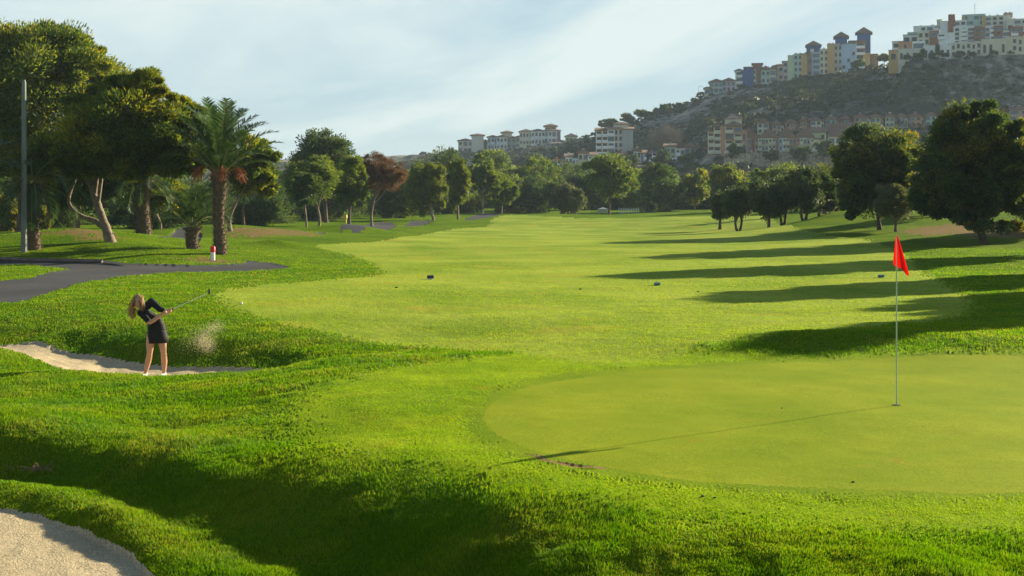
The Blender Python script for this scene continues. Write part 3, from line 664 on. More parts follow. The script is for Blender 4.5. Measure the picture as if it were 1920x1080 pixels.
# --- left foreground grove
grp = 'trees of the left grove'
tree('pine_tree', 'huge dark domed pine, tallest crown, behind the grey light pole', 40, 84, 44, -190, 232, 330, M['pine'], grp, 'tree', n=120000, seed=1, nl=16, sz=0.42, clump=0.24, nclump=330, ln=0.30, wdr=0.25, r0=0.4,
     blobs=[(100,130,0,110,85),(60,190,0,170,120),(-80,180,0,130,120),(180,170,-40,62,70),(-10,110,30,110,62),(130,75,0,55,32),(190,118,0,34,40),(222,152,0,34,34),(150,240,-50,90,80),(0,270,-60,110,70)])
tree('pine_tree', 'golden green pine with a leaning pale trunk on the grassy mound', 210, 62.5, 112, 95, 400, 345, M['pine'], grp, 'tree', n=150000, seed=2, nl=15, clump=0.26, nclump=300, ln=0.24, wdr=0.22, r0=0.27, trunk_mat=M['bark_pale'], lean=1.0,
     trunkpath=[(210,457),(196,425),(180,385),(168,350),(185,310),(230,260)], blobs=[(278,166,0,36,50),(308,192,0,40,44),(345,235,0,45,52),(255,190,0,50,50),(368,282,0,36,44),(374,238,0,30,42),(345,300,-10,52,36),(260,230,0,100,62),(215,262,-30,98,58),(315,285,-20,78,48),(165,205,0,42,42),(358,290,0,40,30),(130,300,-40,62,46),(250,310,-40,70,34),(225,170,20,40,40)],
     extra=lambda mb, k, x, z, g, tm: (mb.tube(spline([((170-210)*k,0.3,(455-352)*k),((150-210)*k,0.4,(455-328)*k),((138-210)*k,.5,(455-290)*k)],5), [0.13-0.008*i for i in range(11)], 7, tm), mb.tube(spline([(0,0.1,0.3),((175-210)*k,0.6,(455-418)*k),((142-210)*k,0.6,(455-405)*k),((118-210)*k,.8,(455-378)*k),((134-210)*k,.8,(455-328)*k)],4), [0.17-0.007*i for i in range(17)], 7, tm)))
tree('pine_tree', 'low dark pine with a forked bare trunk behind the mound', 145, 74, 250, 60, 250, 405, M['pine_dark'], grp, 'tree', n=26000, seed=3, ln=0.26, trunk_mat=M['bark_pale'], r0=0.2)
tree('pine_tree', 'rounded olive green pine just behind the fruiting palm', 432, 82, 250, 425, 528, 372, M['pine'], grp, 'tree', n=36000, seed=4, ln=0.24, r0=0.17, trunk_mat=M['bark_pale'], nclump=110)
tree('pine_tree', 'small pine with leaning thin trunk behind the short palm', 300, 90, 330, 215, 345, 405, M['pine'], grp, 'tree', n=16000, seed=5, ln=0.24, trunk_mat=M['bark_pale'], r0=0.13)
tree('leafy_bush', 'yellow green sunlit bush at the left edge behind the pole', 18, 92, 365, -20, 48, 440, M['bush'], grp, 'bush', n=9000, seed=6, ln=0.22, wdr=0.5, r0=0.06)
tree('leafy_bush', 'yellow green bush between the left palms', 78, 95, 385, 62, 92, 432, M['bush'], grp, 'bush', n=3500, seed=7, ln=0.22, wdr=0.5, r0=0.06)
palm('palm_tree', 'palm with drooping dry fronds beside the grey light pole', 61, 60, 470, 345, 2.9, 30, 0.36, grp, seed=1, upr=(-1.1, 1.0))
palm('palm_tree', 'tall shaded palm with thick trunk in the middle of the grove', 268, 74, 445, 335, 3.0, 26, 0.46, grp, seed=2, upr=(-0.7, 1.2))
palm('palm_tree', 'short palm with upright fronds left of the fruiting palm', 360, 62, 466, 425, 2.6, 30, 0.36, grp, seed=3, upr=(0.45, 1.45))
palm('palm_tree', 'big date palm with orange fruit clusters at the end of the mound', 411, 59.8, 476, 328, 3.7, 36, 0.33, grp, seed=4, fruit=4, upr=(0.5, 1.54), up_bias=1.0, droopk=.72)
palm('palm_tree', 'palm at the far left edge with its fronds reaching into view', -75, 58, 470, 330, 3.6, 26, 0.4, grp, seed=5)
palm('palm_tree', 'thin small palm with a slender pale trunk in front of the dark wood', 456, 112, 430, 366, 1.3, 22, 0.13, grp, seed=6, slim=True, separate=False)

# --- tree line along the far side, left to right
tl = 'trees along the far side of the fairway'
def T(label, px, Y, ytop, xl, xr, ybot, mat='pine_far', **k):
    k.setdefault('n', 8000); return tree(k.pop('name', 'pine_tree'), label, px, Y, ytop, xl, xr, ybot, M[mat], k.pop('group', tl), seed=k.pop('seed', int(px)), **k)
T('broad dark pine with the highest crown left of the rusty tree', 612, 150, 246, 545, 672, 385, 'pine_dark', n=34000, nl=14, nclump=190)
T('flat topped pine with a pale forked trunk left of the rusty tree', 598, 118, 290, 528, 634, 375, 'pine_far', n=22000, trunk_mat=M['bark_pale'], nclump=110, r0=0.17)
T('narrow pine with straight trunk left of the flat topped pine', 574, 112, 315, 540, 600, 392, 'pine_dark', n=11000, trunk_mat=M['bark_pale'], r0=0.12)
T('olive green pine standing right against the rusty tree', 655, 128, 285, 630, 688, 392, 'pine_far', n=14000)
T('rusty red pine with dying needles on a pale straight trunk', 697, 132, 287, 662, 762, 368, 'red', n=17000, trunk_mat=M['bark_pale'], r0=0.17, wdr=0.22, top=0.3, clump=0.22, nclump=170)
T('wide weeping pepper tree with yellow green hanging leaves', 812, 168, 290, 758, 838, 404, 'weep', name='weeping_tree', n=18000, droop=0.45, nclump=75, nl=8, sz=0.55, clump=.26, trunk_mat=M['bark_pale'])
T('narrow weeping pepper tree, yellow green, right of the wide one', 858, 172, 296, 836, 880, 408, 'weep', name='weeping_tree', n=10000, droop=0.45, nclump=45, clump=.28, trunk_mat=M['bark_pale'])
T('dark round pine rising behind the weeping trees', 838, 235, 262, 790, 880, 400, 'pine_dark', n=14000)
T('dark ball shaped pine above the second weeping tree', 895, 250, 284, 872, 928, 400, 'pine_far', n=9000)
T('pine leaning right with bare slanting trunk', 904, 200, 298, 876, 938, 388, 'pine_far', n=12000, lean=1, trunk_mat=M['bark_pale'])
T('pine leaning right, the shorter of the two leaning pines', 940, 205, 312, 916, 969, 392, 'pine_far', n=12000, lean=1, trunk_mat=M['bark_pale'])
T('tall mixed green pine behind the grey olive tree', 990, 262, 288, 945, 1050, 402, 'pine_far', n=14000)
T('grey green olive tree with drooping crown left of the lone pine', 1066, 215, 342, 1032, 1099, 406, 'greyolive', name='olive_tree', n=12000, droop=0.3, ln=0.4)
T('lone pine standing forward on the fairway with short dark trunk', 1143, 208, 283, 1097, 1192, 382, 'pine_far', n=17000, nl=11, nclump=90, r0=0.25, sz=0.42)
T('wide dark pine between the lone pine and the brownish pine', 1236, 235, 303, 1186, 1284, 404, 'pine_dark', n=16000, nl=11)
T('brownish green pine right of the wide dark pine', 1302, 238, 313, 1276, 1332, 392, 'pine', n=10000)
T('round topped pine behind the two small olive trees', 1368, 210, 306, 1328, 1404, 402, 'pine', n=12000)
FL = ['dark evergreen behind the thin small palm with a slender trunk', 'dark evergreen right of the thin small palm', 'dark evergreen seen between the short palm and the date palm', 'dark evergreen behind the leaning pale trunk on the mound', 'dark evergreen behind the forked bare trunk', 'dark evergreen behind the grey light pole at the left edge', 'dark evergreen just left of the rusty red pine', 'dark evergreen just right of the rusty red pine', 'dark evergreen behind the trunk of the rusty red pine', 'dark evergreen left of the wide weeping tree',
 'dark evergreen behind the gap between the two weeping trees', 'dark evergreen behind the right side of the tall mixed green pine', 'dark evergreen behind the shorter leaning pine', 'dark evergreen just left of the lone pine', 'dark evergreen between the lone pine and the wide dark pine', 'dark evergreen behind the grey green olive tree', 'dark evergreen behind the gap right of the wide dark pine', 'dark evergreen behind the brownish pine', 'dark evergreen behind the taller leaning pine', 'dark evergreen behind the middle of the olive row', 'dark evergreen behind the flat topped pine', 'dark evergreen right of the date palm',
 'low dark thicket tree behind the tall shaded palm', 'low dark thicket tree left of the forked trunk', 'low dark thicket tree under the huge domed pine', 'low dark thicket tree right of the fruiting palm', 'low dark thicket tree below the broad dark pine', 'low dark thicket tree left of the wide weeping tree', 'low dark thicket tree behind the lone pine trunk', 'low dark thicket tree left of the olive row', 'dark tree filling the space behind the olive row', 'dark tree behind the right end of the olive row']
k_ = 0
fill = [(500,140,335,450,560),(470,170,325,430,520),(380,130,330,310,450),(250,125,330,170,340),(120,120,330,40,200),(0,118,330,-90,90),(640,185,335,590,700),(735,180,340,700,790),(700,220,345,650,760),
        (775,240,345,730,830),(870,230,350,830,900),(1010,235,345,960,1060),(960,240,350,920,1000),(1095,262,322,1050,1140),(1180,268,330,1140,1225),(1060,300,318,1010,1100),(1270,262,345,1230,1310),(1335,255,350,1300,1370),(920,285,300,890,960),(1420,190,360,1380,1470),(560,210,300,520,610),(420,175,340,380,470),
        (270,105,365,200,345),(100,108,360,50,160),(20,110,350,-60,70),(470,125,372,430,520),(600,165,350,540,670),(745,205,360,700,800),(1143,262,345,1080,1210),(1320,262,350,1270,1370),(1460,180,330,1400,1530),(1560,165,335,1520,1640)]
for (px, Y, yt, a, b) in fill:
    k_ += 1
    T(FL[k_-1], px, Y, yt-(22 if px > 640 else 8), a-6, b+6, 440 if px < 560 else 416, ['pine_dark', 'pine_far'][k_ % 2 if px > 640 else 0], n=13000, seed=900+k_, group='dark evergreens behind the tree line', nclump=90, top=-0.2)
# --- right side
og = 'olive trees on the right bank'
for i, (px, Y, yt, a, b, yb, lab) in enumerate([
    (1350,130,352,1332,1368,412,'smallest olive tree, leftmost of the olive row'),
    (1385,124,345,1352,1418,408,'second olive tree from the left with a forked trunk'),
    (1440,120,333,1402,1474,410,'dark olive tree in the middle of the row with a leaning trunk'),
    (1468,124,322,1432,1505,405,'olive tree with slim trunk behind the middle of the row'),
    (1508,119,310,1470,1548,398,'tall dark olive tree towards the right end of the row'),
    (1535,122,314,1500,1572,396,'rightmost olive tree, against the big right hand trees')]):
    T(lab, px, Y, yt, a, b, yb, 'olive', name='olive_tree', n=15000, group=og, cat='tree', stems=[1, 2, 1, 2, 2, 1][i], droop=0.35, clump=0.3, nclump=100, r0=0.22, seed=40+i)
rg = 'large trees on the right bank'
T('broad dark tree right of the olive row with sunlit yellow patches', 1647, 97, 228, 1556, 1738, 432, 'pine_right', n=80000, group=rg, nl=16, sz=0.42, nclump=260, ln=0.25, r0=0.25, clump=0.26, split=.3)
T('small grey green tree in front of the broad dark tree', 1680, 92, 345, 1636, 1724, 418, 'greyolive', name='olive_tree', n=14000, group=rg, r0=0.14, nclump=90)
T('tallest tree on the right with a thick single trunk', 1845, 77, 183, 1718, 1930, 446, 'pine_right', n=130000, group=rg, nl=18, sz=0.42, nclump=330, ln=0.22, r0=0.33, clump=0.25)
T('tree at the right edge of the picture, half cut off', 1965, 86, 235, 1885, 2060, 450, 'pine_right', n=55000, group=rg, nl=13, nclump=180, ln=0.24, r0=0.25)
T('green tree between the two big right hand trees', 1735, 108, 262, 1700, 1790, 410, 'pine_dark', n=22000, group=rg, nl=12, nclump=110)
T('pale dry bush under the right hand trees', 1893, 88, 412, 1868, 1925, 438, 'bush', name='dry_bush', cat='bush', n=5000, group=None, r0=0.05, ln=0.16)
T('pale dry bush at the foot of the bank right of the olive row', 1556, 118, 375, 1544, 1575, 398, 'greyolive', name='dry_bush', cat='bush', n=4000, group=None, r0=0.05)
palm('palm_tree', 'sunlit yellow green palm behind the right end of the olive row', 1546, 150, 395, 332, 2.6, 34, 0.3, None, seed=9, separate=False, mat=M['bush'])  # yellow bush leaves put the sunlight into the frond colour
for i, (x, y, h, w) in enumerate([(31.9, 65.6, 12.4, 2.8), (31.2, 53.4, 11.2, 2.4), (28.3, 40.1, 11.0, 1.35), (33.2, 47.2, 10.5, 2.9)]):
    zz_ = G(x, y); root = empty('pine_tree', (x, y, zz_), ['pine beyond the right edge casting the longest shadow across the fairway', 'pine beyond the right edge casting the shadow behind the flag', 'nearest pine beyond the right edge, shading the hump by the green', 'pine beyond the right edge casting the shadow over the fairway corner'][i], 'tree', 'pines beyond the right edge'); g = np.random.default_rng(70+i)
    bl = lobes(0, 0, h*0.62, w, w, h*0.38, 12, g, 0.45); link('crown', crown_mesh('crown', bl, 42000, M['pine'], g, 0.42, 0.2, clump=0.34, nclump=330, shell=.3), root)
    trunk_mesh('trunk', [(0,0,-.2),(0.1,0,h*.3),(0,0,h*.7)], 0.28, 0.1, M['bark'], g, [(0.6, b[:3], 0.08) for b in bl[1:6]]).build('trunk', root)

# --- scrub on the hills: past counting
def scrub(n, seed):
    g = np.random.default_rng(seed); th = g.uniform(-0.40, 0.46, n*3); Y = g.uniform(318, 740, n*3); x = np.tan(th)*Y
    ky = np.stack([np.interp(th, HTH, knY[:, i]) for i in range(5)], -1); dn = fbm(x*0.03, Y*0.03, 3, 91)
    px = 960+F*np.tan(th)
    keep = (Y < ky[:, 4]+12) & (Y > ky[:, 0]+25) & (dn+g.random(n*3)*0.8 > 0.25) & ~((Y > ky[:, 1]-3) & (Y < ky[:, 3]-4) & (px > 1000) & (g.random(n*3) > 0.25)) & ~((Y > ky[:, 4]-2) & (px > 1335) & (g.random(n*3) > 0.4))
    x, Y = x[keep][:n], Y[keep][:n]; m = len(x); z = hill_z(x, Y); r = g.uniform(0.5, 1.5, m)*(1+1.0*(g.random(m) > 0.93))
    per = 30; C = np.repeat(np.stack([x, Y, z+r*0.35], 1), per, 0); rr = np.repeat(r, per); e = g.normal(size=(m*per, 3)); e /= np.linalg.norm(e, axis=1, keepdims=True); e[:, 2] = np.abs(e[:, 2])
    V, Fq, rn = leaves(C+e*rr[:, None]*np.array([1, 1, .75])*0.8, e+g.normal(size=e.shape)*0.7, 1, 0.7, g); sc = np.repeat(rr*0.75, 4)[:, None]; cc = np.repeat(C+e*rr[:, None]*np.array([1, 1, .75])*0.8, 4, 0); V = cc+(V-cc)*sc
    o = link('hill_scrub', mesh_np('hill_scrub', V, Fq, M['scrub'], attrs={'rnd': np.repeat(g.random(m), per*4)})); o['kind'] = 'stuff'; tag(o, 'low dark scrub covering the rocky hillside', 'scrub')
scrub(14000, 5)
hg = 'trees on the hill'
def HT(label, px, Y, yb, yt, a, b, mat='pine_dark', n=2500, name='hill_tree', **k):
    x = (px-960)*Y/F; T(label, px, Y, yt, a, b, yb-2, mat, name=name, n=n, group=hg, z0=max(HZ1(x, Y), ZC-(yb-HOR)*Y/F-1.5), seed=int(px)*3, nclump=40, **k)
HT('dark tree rising behind the plain end wall of the square apartment block', 1139, 560, 242, 224, 1121, 1160)
HT('grey brown bare looking tree on the ridge right of the square apartment block', 1176, 600, 232, 213, 1164, 1190, 'greyolive')
HT('leafy tree on the ridge left of the skyline gap', 1202, 600, 222, 206, 1186, 1220)
HT('small tree alone at the start of the long ridge', 1243, 600, 214, 195, 1230, 1257)
HT('small tree on the slope below the blue tower', 1607, 560, 130, 112, 1596, 1622)
HT('light green tree between the blue tower and the top complex', 1658, 520, 118, 101, 1646, 1672, 'bush')
HT('dark bush row tree beneath the orange apartment block', 1348, 384, 300, 268, 1366, 1384)
for i, (px, yb, yt, w) in enumerate([(1758,105,80,1.6),(1780,106,82,2.2),(1762,106,96,1.6),(1904,100,78,2),(1913,99,76,2),(1730,110,90,2.5)]):
    HT(['tall slim cypress left of the middle of the hilltop complex', 'tallest slim cypress before the white wall of the hilltop complex', 'short cypress beside the taller left one at the hilltop complex', 'cypress at the right end of the hilltop complex', 'rightmost cypress of the hilltop complex', 'stubby cypress under the cream wall of the hilltop complex'][i], px, 479, yb, yt, px-w*1.6, px+w*1.6, 'pine_dark', 900, 'cypress_tree')
for i, (px, yb, yt, w) in enumerate([(1700,112,104,7),(1722,110,101,8),(1748,108,100,7),(1772,107,101,6),(1800,105,97,8),(1822,105,99,6),(1850,103,94,8),(1872,103,97,6),(1892,101,92,7)]):
    HT(['round shrub under the left corner','broad shrub left of the first cypress','shrub between the two left cypresses','low shrub right of the tallest cypress','bushy shrub before the middle','small shrub right of the middle','tall shrub before the cream wall','small shrub before the cream wall','shrub left of the right hand cypresses'][i]+' of the hilltop complex', px, 474.5, yb, yt, px-w, px+w, 'olive', 1200, 'shrub', cat='shrub')
for i, (px, Y, yb, yt, a, b) in enumerate([(1383,386,300,274,1368,1398),(1445,384,300,277,1430,1464),(1500,384,300,270,1480,1520),(1543,384,298,262,1526,1562),(1580,384,300,275,1560,1600),(1290,430,310,288,1270,1310),(1240,430,315,280,1222,1258),(1180,430,316,292,1168,1200),(1120,425,322,300,1105,1138),(1075,425,330,308,1062,1092)]):
    HT('garden tree ' + ['below the left end of the long terrace', 'below the middle of the long terrace', 'below the right half of the long terrace', 'at the right end of the long terrace', 'in front of the steep roofed house', 'in front of the low grey roofed house', 'in front of the pale green house', 'below the orange house under the square block', 'below the square apartment block', 'below the orange arcaded house'][i], px, Y, yb+3, yt, a, b, 'olive', 2200)

# ------------------------------------------------------------------ hillside buildings
WM = {k: simple('wall_'+k, c, 0.85, 0.07, 0.6) for k, c in dict(
 cream=(0.60,0.56,0.44), white=(0.74,0.76,0.76), grey=(0.38,0.40,0.40), ochre=(0.50,0.33,0.13), orange=(0.48,0.26,0.15), pink=(0.48,0.31,0.26), red=(0.28,0.10,0.065),
 blue=(0.03,0.09,0.27), paleblue=(0.34,0.48,0.62), teal=(0.36,0.50,0.47), brown=(0.24,0.15,0.09), green=(0.46,0.54,0.36), lilac=(0.50,0.43,0.48), stone=(0.36,0.30,0.21), beige=(0.58,0.57,0.50), mauve=(0.30,0.22,0.24)).items()}
WM['roof'] = simple('terracotta_tiles', (0.20, 0.12, 0.085), 0.9, 0.25, 1.5); WM['roofgrey'] = simple('weathered_roof', (0.20, 0.16, 0.14), 0.9, 0.2, 1.5)
WM['glass'] = simple('dark_window_glass', (0.012, 0.018, 0.025), 0.2, 0.3, 0.4, spec=0.4); WM['glassblue'] = simple('blue_window_glass', (0.04, 0.085, 0.14), 0.15, 0.3, 0.4, spec=0.5)
WM['frame'] = simple('window_frame_paint', (0.30, 0.29, 0.27), 0.6); WM['metal'] = simple('grey_metal', (0.3, 0.3, 0.3), 0.45, metal=0.6)
def bldg(name, label, px, Y, yb, vols, group=None, yaw=0.0, cat='building'):
    k = Y/F; x = (px-960)*k; z = ZC-(yb-HOR)*k; th = math.atan2(x, Y)
    root = empty(name, (x, Y, z), label, cat, group, rz=-th+yaw); ct = math.cos(th)
    cache = {}
    def win(w, h, cx, y, cz, glass='glass'):
        key = (round(w, 1), round(h, 1), glass)
        if key not in cache:
            mb = MB(); w_, h_ = key[0]/2, key[1]/2
            mb.box(-w_, w_, -0.05, 0.0, -h_, -h_+0.1, WM['frame']); mb.box(-w_, w_, -0.05, 0.0, h_-0.1, h_, WM['frame'])
            mb.box(-w_, -w_+0.1, -0.05, 0, -h_+0.1, h_-0.1, WM['frame']); mb.box(w_-0.1, w_, -0.05, 0, -h_+0.1, h_-0.1, WM['frame'])
            mb.box(-w_+0.1, w_-0.1, -0.02, 0, -h_+0.1, h_-0.1, WM[glass]); mb.box(-w_-0.06, w_+0.06, -0.12, -0.002, -h_-0.1, -h_-0.002, WM['frame'])
            o = mb.build('window_or_opening', root); cache[key] = o
        else: o = cache[key].copy(); COL.objects.link(o); o.parent = root
        o.location = (cx, y-0.003, cz)
    for v in vols:
        x0, x1, yt, vb, col, roof = v[:6]; opt = v[6] if len(v) > 6 else {}
        a = (x0-px)*k*ct**0.5; b = (x1-px)*k*ct**0.5; t = ZC-(yt-HOR)*k-z; bt = ZC-(vb-HOR)*k-z; d = opt.get('d', 9.0); f = opt.get('y', 0.0)
        fnd = 0.0 if opt.get('up') else 5.0
        mb = MB()
        if opt.get('cyl'):
            r_ = (b-a)/2; mb.tube([((a+b)/2, f+r_, bt-fnd), ((a+b)/2, f+r_, t)], [r_, r_], 18, WM[col], smooth=False); mb.build('round_tower', root); continue
        mb.box(a, b, f, f+d, bt-fnd, t, WM[col])
        if roof == 'flat': mb.box(a-0.08, b+0.08, f-0.08, f+d+0.08, t+0.002, t+0.35, WM[opt.get('cap', col)])
        mb.build('wall', root)
        if roof == 'hip':
            m2 = MB(); m2.hip(a, b, f, f+d, t+0.002, opt.get('rh', min(b-a, d)*0.28), WM[opt.get('rc', 'roof')], e=opt.get('e', 0.55)); m2.build('roof', root)
        if roof == 'slope':      # mono pitch facing the viewer
            m2 = MB(); rh = opt.get('rh', 3.0); e = 0.5; q = t+0.01
            m2.add([(a-e,f-e,q),(b+e,f-e,q),(b+e,f+d,q+rh),(a-e,f+d,q+rh),(a-e,f-e,q+.3),(b+e,f-e,q+.3),(b+e,f+d,q+rh+.3),(a-e,f+d,q+rh+.3),(a-e,f+d,q),(b+e,f+d,q)],
                   [(0,1,5,4),(4,5,6,7),(0,4,7,8),(1,9,6,5),(8,7,6,9),(0,8,9,1)], WM[opt.get('rc', 'roof')]); m2.build('roof', root)
        H_ = t-bt; nf = opt.get('n', max(1, int(round(H_/3.0)))); fh = H_/nf; kind = opt.get('w', 'w')
        nc = opt.get('c', max(1, int((b-a)/3.2)))
        if kind:
            for i in range(nf):
                for j in range(nc):
                    cx = a+(b-a)*(j+0.5)/nc; cz = bt+fh*(i+0.5); kk = kind[(i*nc+j+int(px)) % len(kind)]
                    if kk == '-': continue
                    if kk == 'd': win((b-a)/nc*0.5, fh*0.62, cx, f, bt+fh*(i+0.36)); continue  # dark glass pane stands for a shaded arch opening
                    if kk == 'g': win((b-a)/nc*0.86, fh*0.66, cx, f, cz, 'glassblue')
                    elif kk == 'w': win(min(1.7, (b-a)/nc*0.62), 1.6 if fh > 2.4 else 1.1, cx, f, cz+0.05)
                    else:
                        win((b-a)/nc*0.72, min(2.3, fh*0.74), cx, f, cz-0.1)  # dark pane is the balcony door and stands for its shaded recess
                        m3 = MB(); hw = (b-a)/nc*0.46; pc = WM[opt.get('bc', 'white' if kk == 'b' else col)]
                        m3.box(cx-hw, cx+hw, f-1.2, f-0.16, cz-fh*0.5-0.1, cz-fh*0.5+0.1, pc); m3.box(cx-hw, cx+hw, f-1.2, f-1.08, cz-fh*0.5+0.1, cz-fh*0.5+1.0, pc)
                        m3.box(cx-hw, cx-hw+0.25, f-1.08, f-0.16, cz-fh*0.5+0.1, cz+fh*0.5-0.1, pc)
                        m3.build('balcony', root)
        if opt.get('ch'):
            for q in range(opt['ch']):
                cxx = a+(b-a)*(q+0.6)/(opt['ch']+0.2); m4 = MB(); zt_ = t+(0.9 if roof == 'flat' else 1.6)
                m4.box(cxx-0.35, cxx+0.35, f+d*0.4, f+d*0.4+0.7, t+0.1, zt_, WM[col]); m4.box(cxx-0.45, cxx+0.45, f+d*0.4-0.1, f+d*0.4+0.8, zt_+0.002, zt_+0.25, WM[col]); m4.build('chimney', root)
    return root
hb = 'buildings on the hill'
U = dict(up=1)
bldg('apartment_complex', 'long stepped white and terracotta apartment complex on the highest part of the hill', 1790, 482, 108, [
 (1669,1687,94,112,'ochre','flat',dict(y=-6,c=1,n=1,w='d')), (1687,1734,93,112,'beige','flat',dict(y=-6,c=4,n=1,w='d')), (1733,1783,88,110,'white','flat',dict(y=-5,w='d-d',c=5,n=1)), (1783,1838,84,108,'beige','flat',dict(y=-5,c=6,w='dw',n=2)), (1838,1882,81,106,'cream','flat',dict(y=-6,c=4,w='d-d',n=1)), (1882,1960,78,104,'cream','flat',dict(y=-5,c=8,n=2,w='dd-w')),
 (1674,1696,74,90,'white','flat',dict(y=1,w='b',c=1,n=1,cap='roof')), (1686,1712,77,91,'orange','flat',dict(y=-1,w='-w',c=3,n=1)), (1712,1736,77,92,'white','flat',dict(y=-1.5,w='g',n=1)),
 (1694,1722,60,78,'white','flat',dict(y=4,w='b',c=2,n=1,cap='roof')), (1702,1728,54,62,'teal','flat',dict(y=7,w='',n=1,up=1)), (1722,1744,57,82,'cream','flat',dict(y=1,c=2,w='w',n=2)), (1744,1760,58,80,'red','flat',dict(y=0,w='-g',n=2,c=1)), (1758,1790,62,83,'white','flat',dict(y=0.5,w='-b-',c=2,n=2)),
 (1713,1762,42,60,'white','flat',dict(y=8,w='gb-w',c=4,n=2,ch=2)), (1757,1767,32,44,'cream','flat',dict(y=7,w='',up=1)), (1763,1812,36,62,'white','flat',dict(y=6,w='gw-b',c=4,n=3,ch=1)), (1778,1791,25,56,'red','',dict(y=2,cyl=1)),
 (1788,1826,52,84,'white','flat',dict(y=0,w='bgw',c=3,n=4)), (1804,1846,25,54,'teal','flat',dict(y=7,w='gg-',c=4,n=3)), (1803,1809,27,54,'ochre','',dict(y=6.4,w='',up=1)), (1840,1848,27,60,'ochre','',dict(y=6.0,w='',up=1)),
 (1825,1845,56,82,'red','flat',dict(y=-2,c=2,w='wg',n=3)), (1845,1862,54,82,'white','flat',dict(y=-1,w='gb',c=2,n=3)), (1846,1892,30,56,'beige','flat',dict(y=6,w='w-gw',c=4,n=3,ch=3)), (1860,1876,55,80,'red','flat',dict(y=-2.4,c=1,w='gw',n=3)),
 (1876,1962,64,82,'white','flat',dict(y=-1.6,w='gb',c=6,n=2)), (1884,1962,40,66,'beige','flat',dict(y=3,w='wb-g',c=6,n=3,ch=3)), (1888,1912,58,68,'red','flat',dict(y=-2.6,w='g',c=2,n=1)), (1880,1896,24,32,'pink','flat',dict(y=9,w='w',c=2,n=1,up=1,ch=2))], hb)
bldg('apartment_block', 'pale hipped roof house, lowest of the hilltop row of coloured blocks', 1352, 598, 172, [(1330,1356,154,174,'teal','hip',dict(w='g',c=3,n=2,ch=1)), (1354,1379,152,172,'lilac','hip',dict(y=1,c=3,n=2)), (1321,1332,166,178,'cream','hip',dict(y=-2,w='g',c=1))], hb)
bldg('apartment_block', 'block with a deep blue end wall and a red stair gable on the hill skyline', 1424, 597, 164, [(1379,1393,132,168,'white','hip',dict(w='b',c=1,rh=1)), (1390,1397,130,166,'blue','',dict(y=-.5,w='')), (1396,1413,127,166,'blue','slope',dict(y=-1,w='',rh=1.2)), (1411,1429,119,160,'red','slope',dict(y=1,w='-w',c=2,rh=.8)), (1411,1418,130,162,'cream','',dict(y=-.6,w='w',c=1)), (1427,1444,131,158,'teal','hip',dict(y=0,w='w',c=2,rh=2,ch=3)), (1443,1455,131,156,'cream','hip',dict(y=-.5,w='g',c=1,rh=2)), (1451,1459,121,152,'brown','',dict(y=3,w='')), (1457,1471,123,152,'cream','slope',dict(y=2,w='w',c=1,rh=1.5))], hb)
bldg('apartment_block', 'block of narrow grey, mint and ochre facades right of the red gabled block', 1497, 590, 148, [(1468,1478,114,150,'lilac','slope',dict(y=2,c=1,rh=1)), (1477,1490,103,150,'green','flat',dict(cyl=1,y=-.5)), (1488,1505,102,148,'teal','flat',dict(y=0,c=2,w='w',ch=2)), (1502,1513,102,145,'ochre','slope',dict(y=-.8,w='',rh=1)), (1511,1525,99,143,'pink','slope',dict(y=1,c=1,w='-w',rh=1)), (1512,1538,84,100,'blue','hip',dict(y=4,w='',rh=2.4,up=1)), (1519,1526,92,100,'cream','',dict(y=0,w='',up=1))], hb)
bldg('apartment_block', 'block of pale blue and ochre facades beneath a small blue roof tower', 1552, 585, 138, [(1523,1538,98,142,'paleblue','flat',dict(w='g',c=1)), (1537,1553,93,140,'cream','flat',dict(y=-.7,w='w',c=2,ch=1)), (1551,1565,84,138,'ochre','flat',dict(y=-1.3,w='',ch=2)), (1563,1579,84,136,'beige','flat',dict(y=0,w='w',c=2)), (1566,1588,68,86,'blue','hip',dict(y=4,w='',rh=2.6,up=1,e=.9))], hb)
bldg('apartment_block', 'block with a plain pale blue wall beside the tall dark blue pointed tower', 1606, 580, 130, [(1578,1605,82,132,'paleblue','slope',dict(y=-1,w='--w-',c=3,rh=1.2)), (1604,1622,78,128,'brown','slope',dict(y=0,w='b',c=1,rh=1)), (1607,1632,60,120,'blue','hip',dict(y=5,w='',rh=3.0,e=.9,d=7)), (1590,1622,74,80,'roofgrey','',dict(y=3,w='',up=1)), (1618,1631,100,126,'ochre','',dict(y=-.5,w='')), (1630,1647,101,124,'brown','',dict(y=1,cyl=1))], hb)
lg_ = 'villas on the far left ridge'
bldg('hill_villa', 'cream villa with a square beige tower, leftmost on the far ridge', 884, 655, 285, [(859,886,264,287,'cream','hip',dict(w='gw',c=3,n=2,rh=1.2)), (884,907,254,288,'beige','hip',dict(y=-1,w='',rh=1,e=.8)), (906,914,265,285,'brown','hip',dict(y=1,w='',rh=1))], lg_)
bldg('hill_villa', 'pale blue and white villa with a small roof tower, second on the far ridge', 934, 650, 280, [(914,933,257,284,'paleblue','hip',dict(w='bw',c=3,rh=1)), (931,951,257,282,'white','hip',dict(y=-.8,w='wb',c=3,rh=1)), (941,960,248,260,'cream','hip',dict(y=3,w='',rh=1,up=1,e=.8)), (950,968,258,280,'grey','hip',dict(y=1,w='w',c=2,rh=1))], lg_)
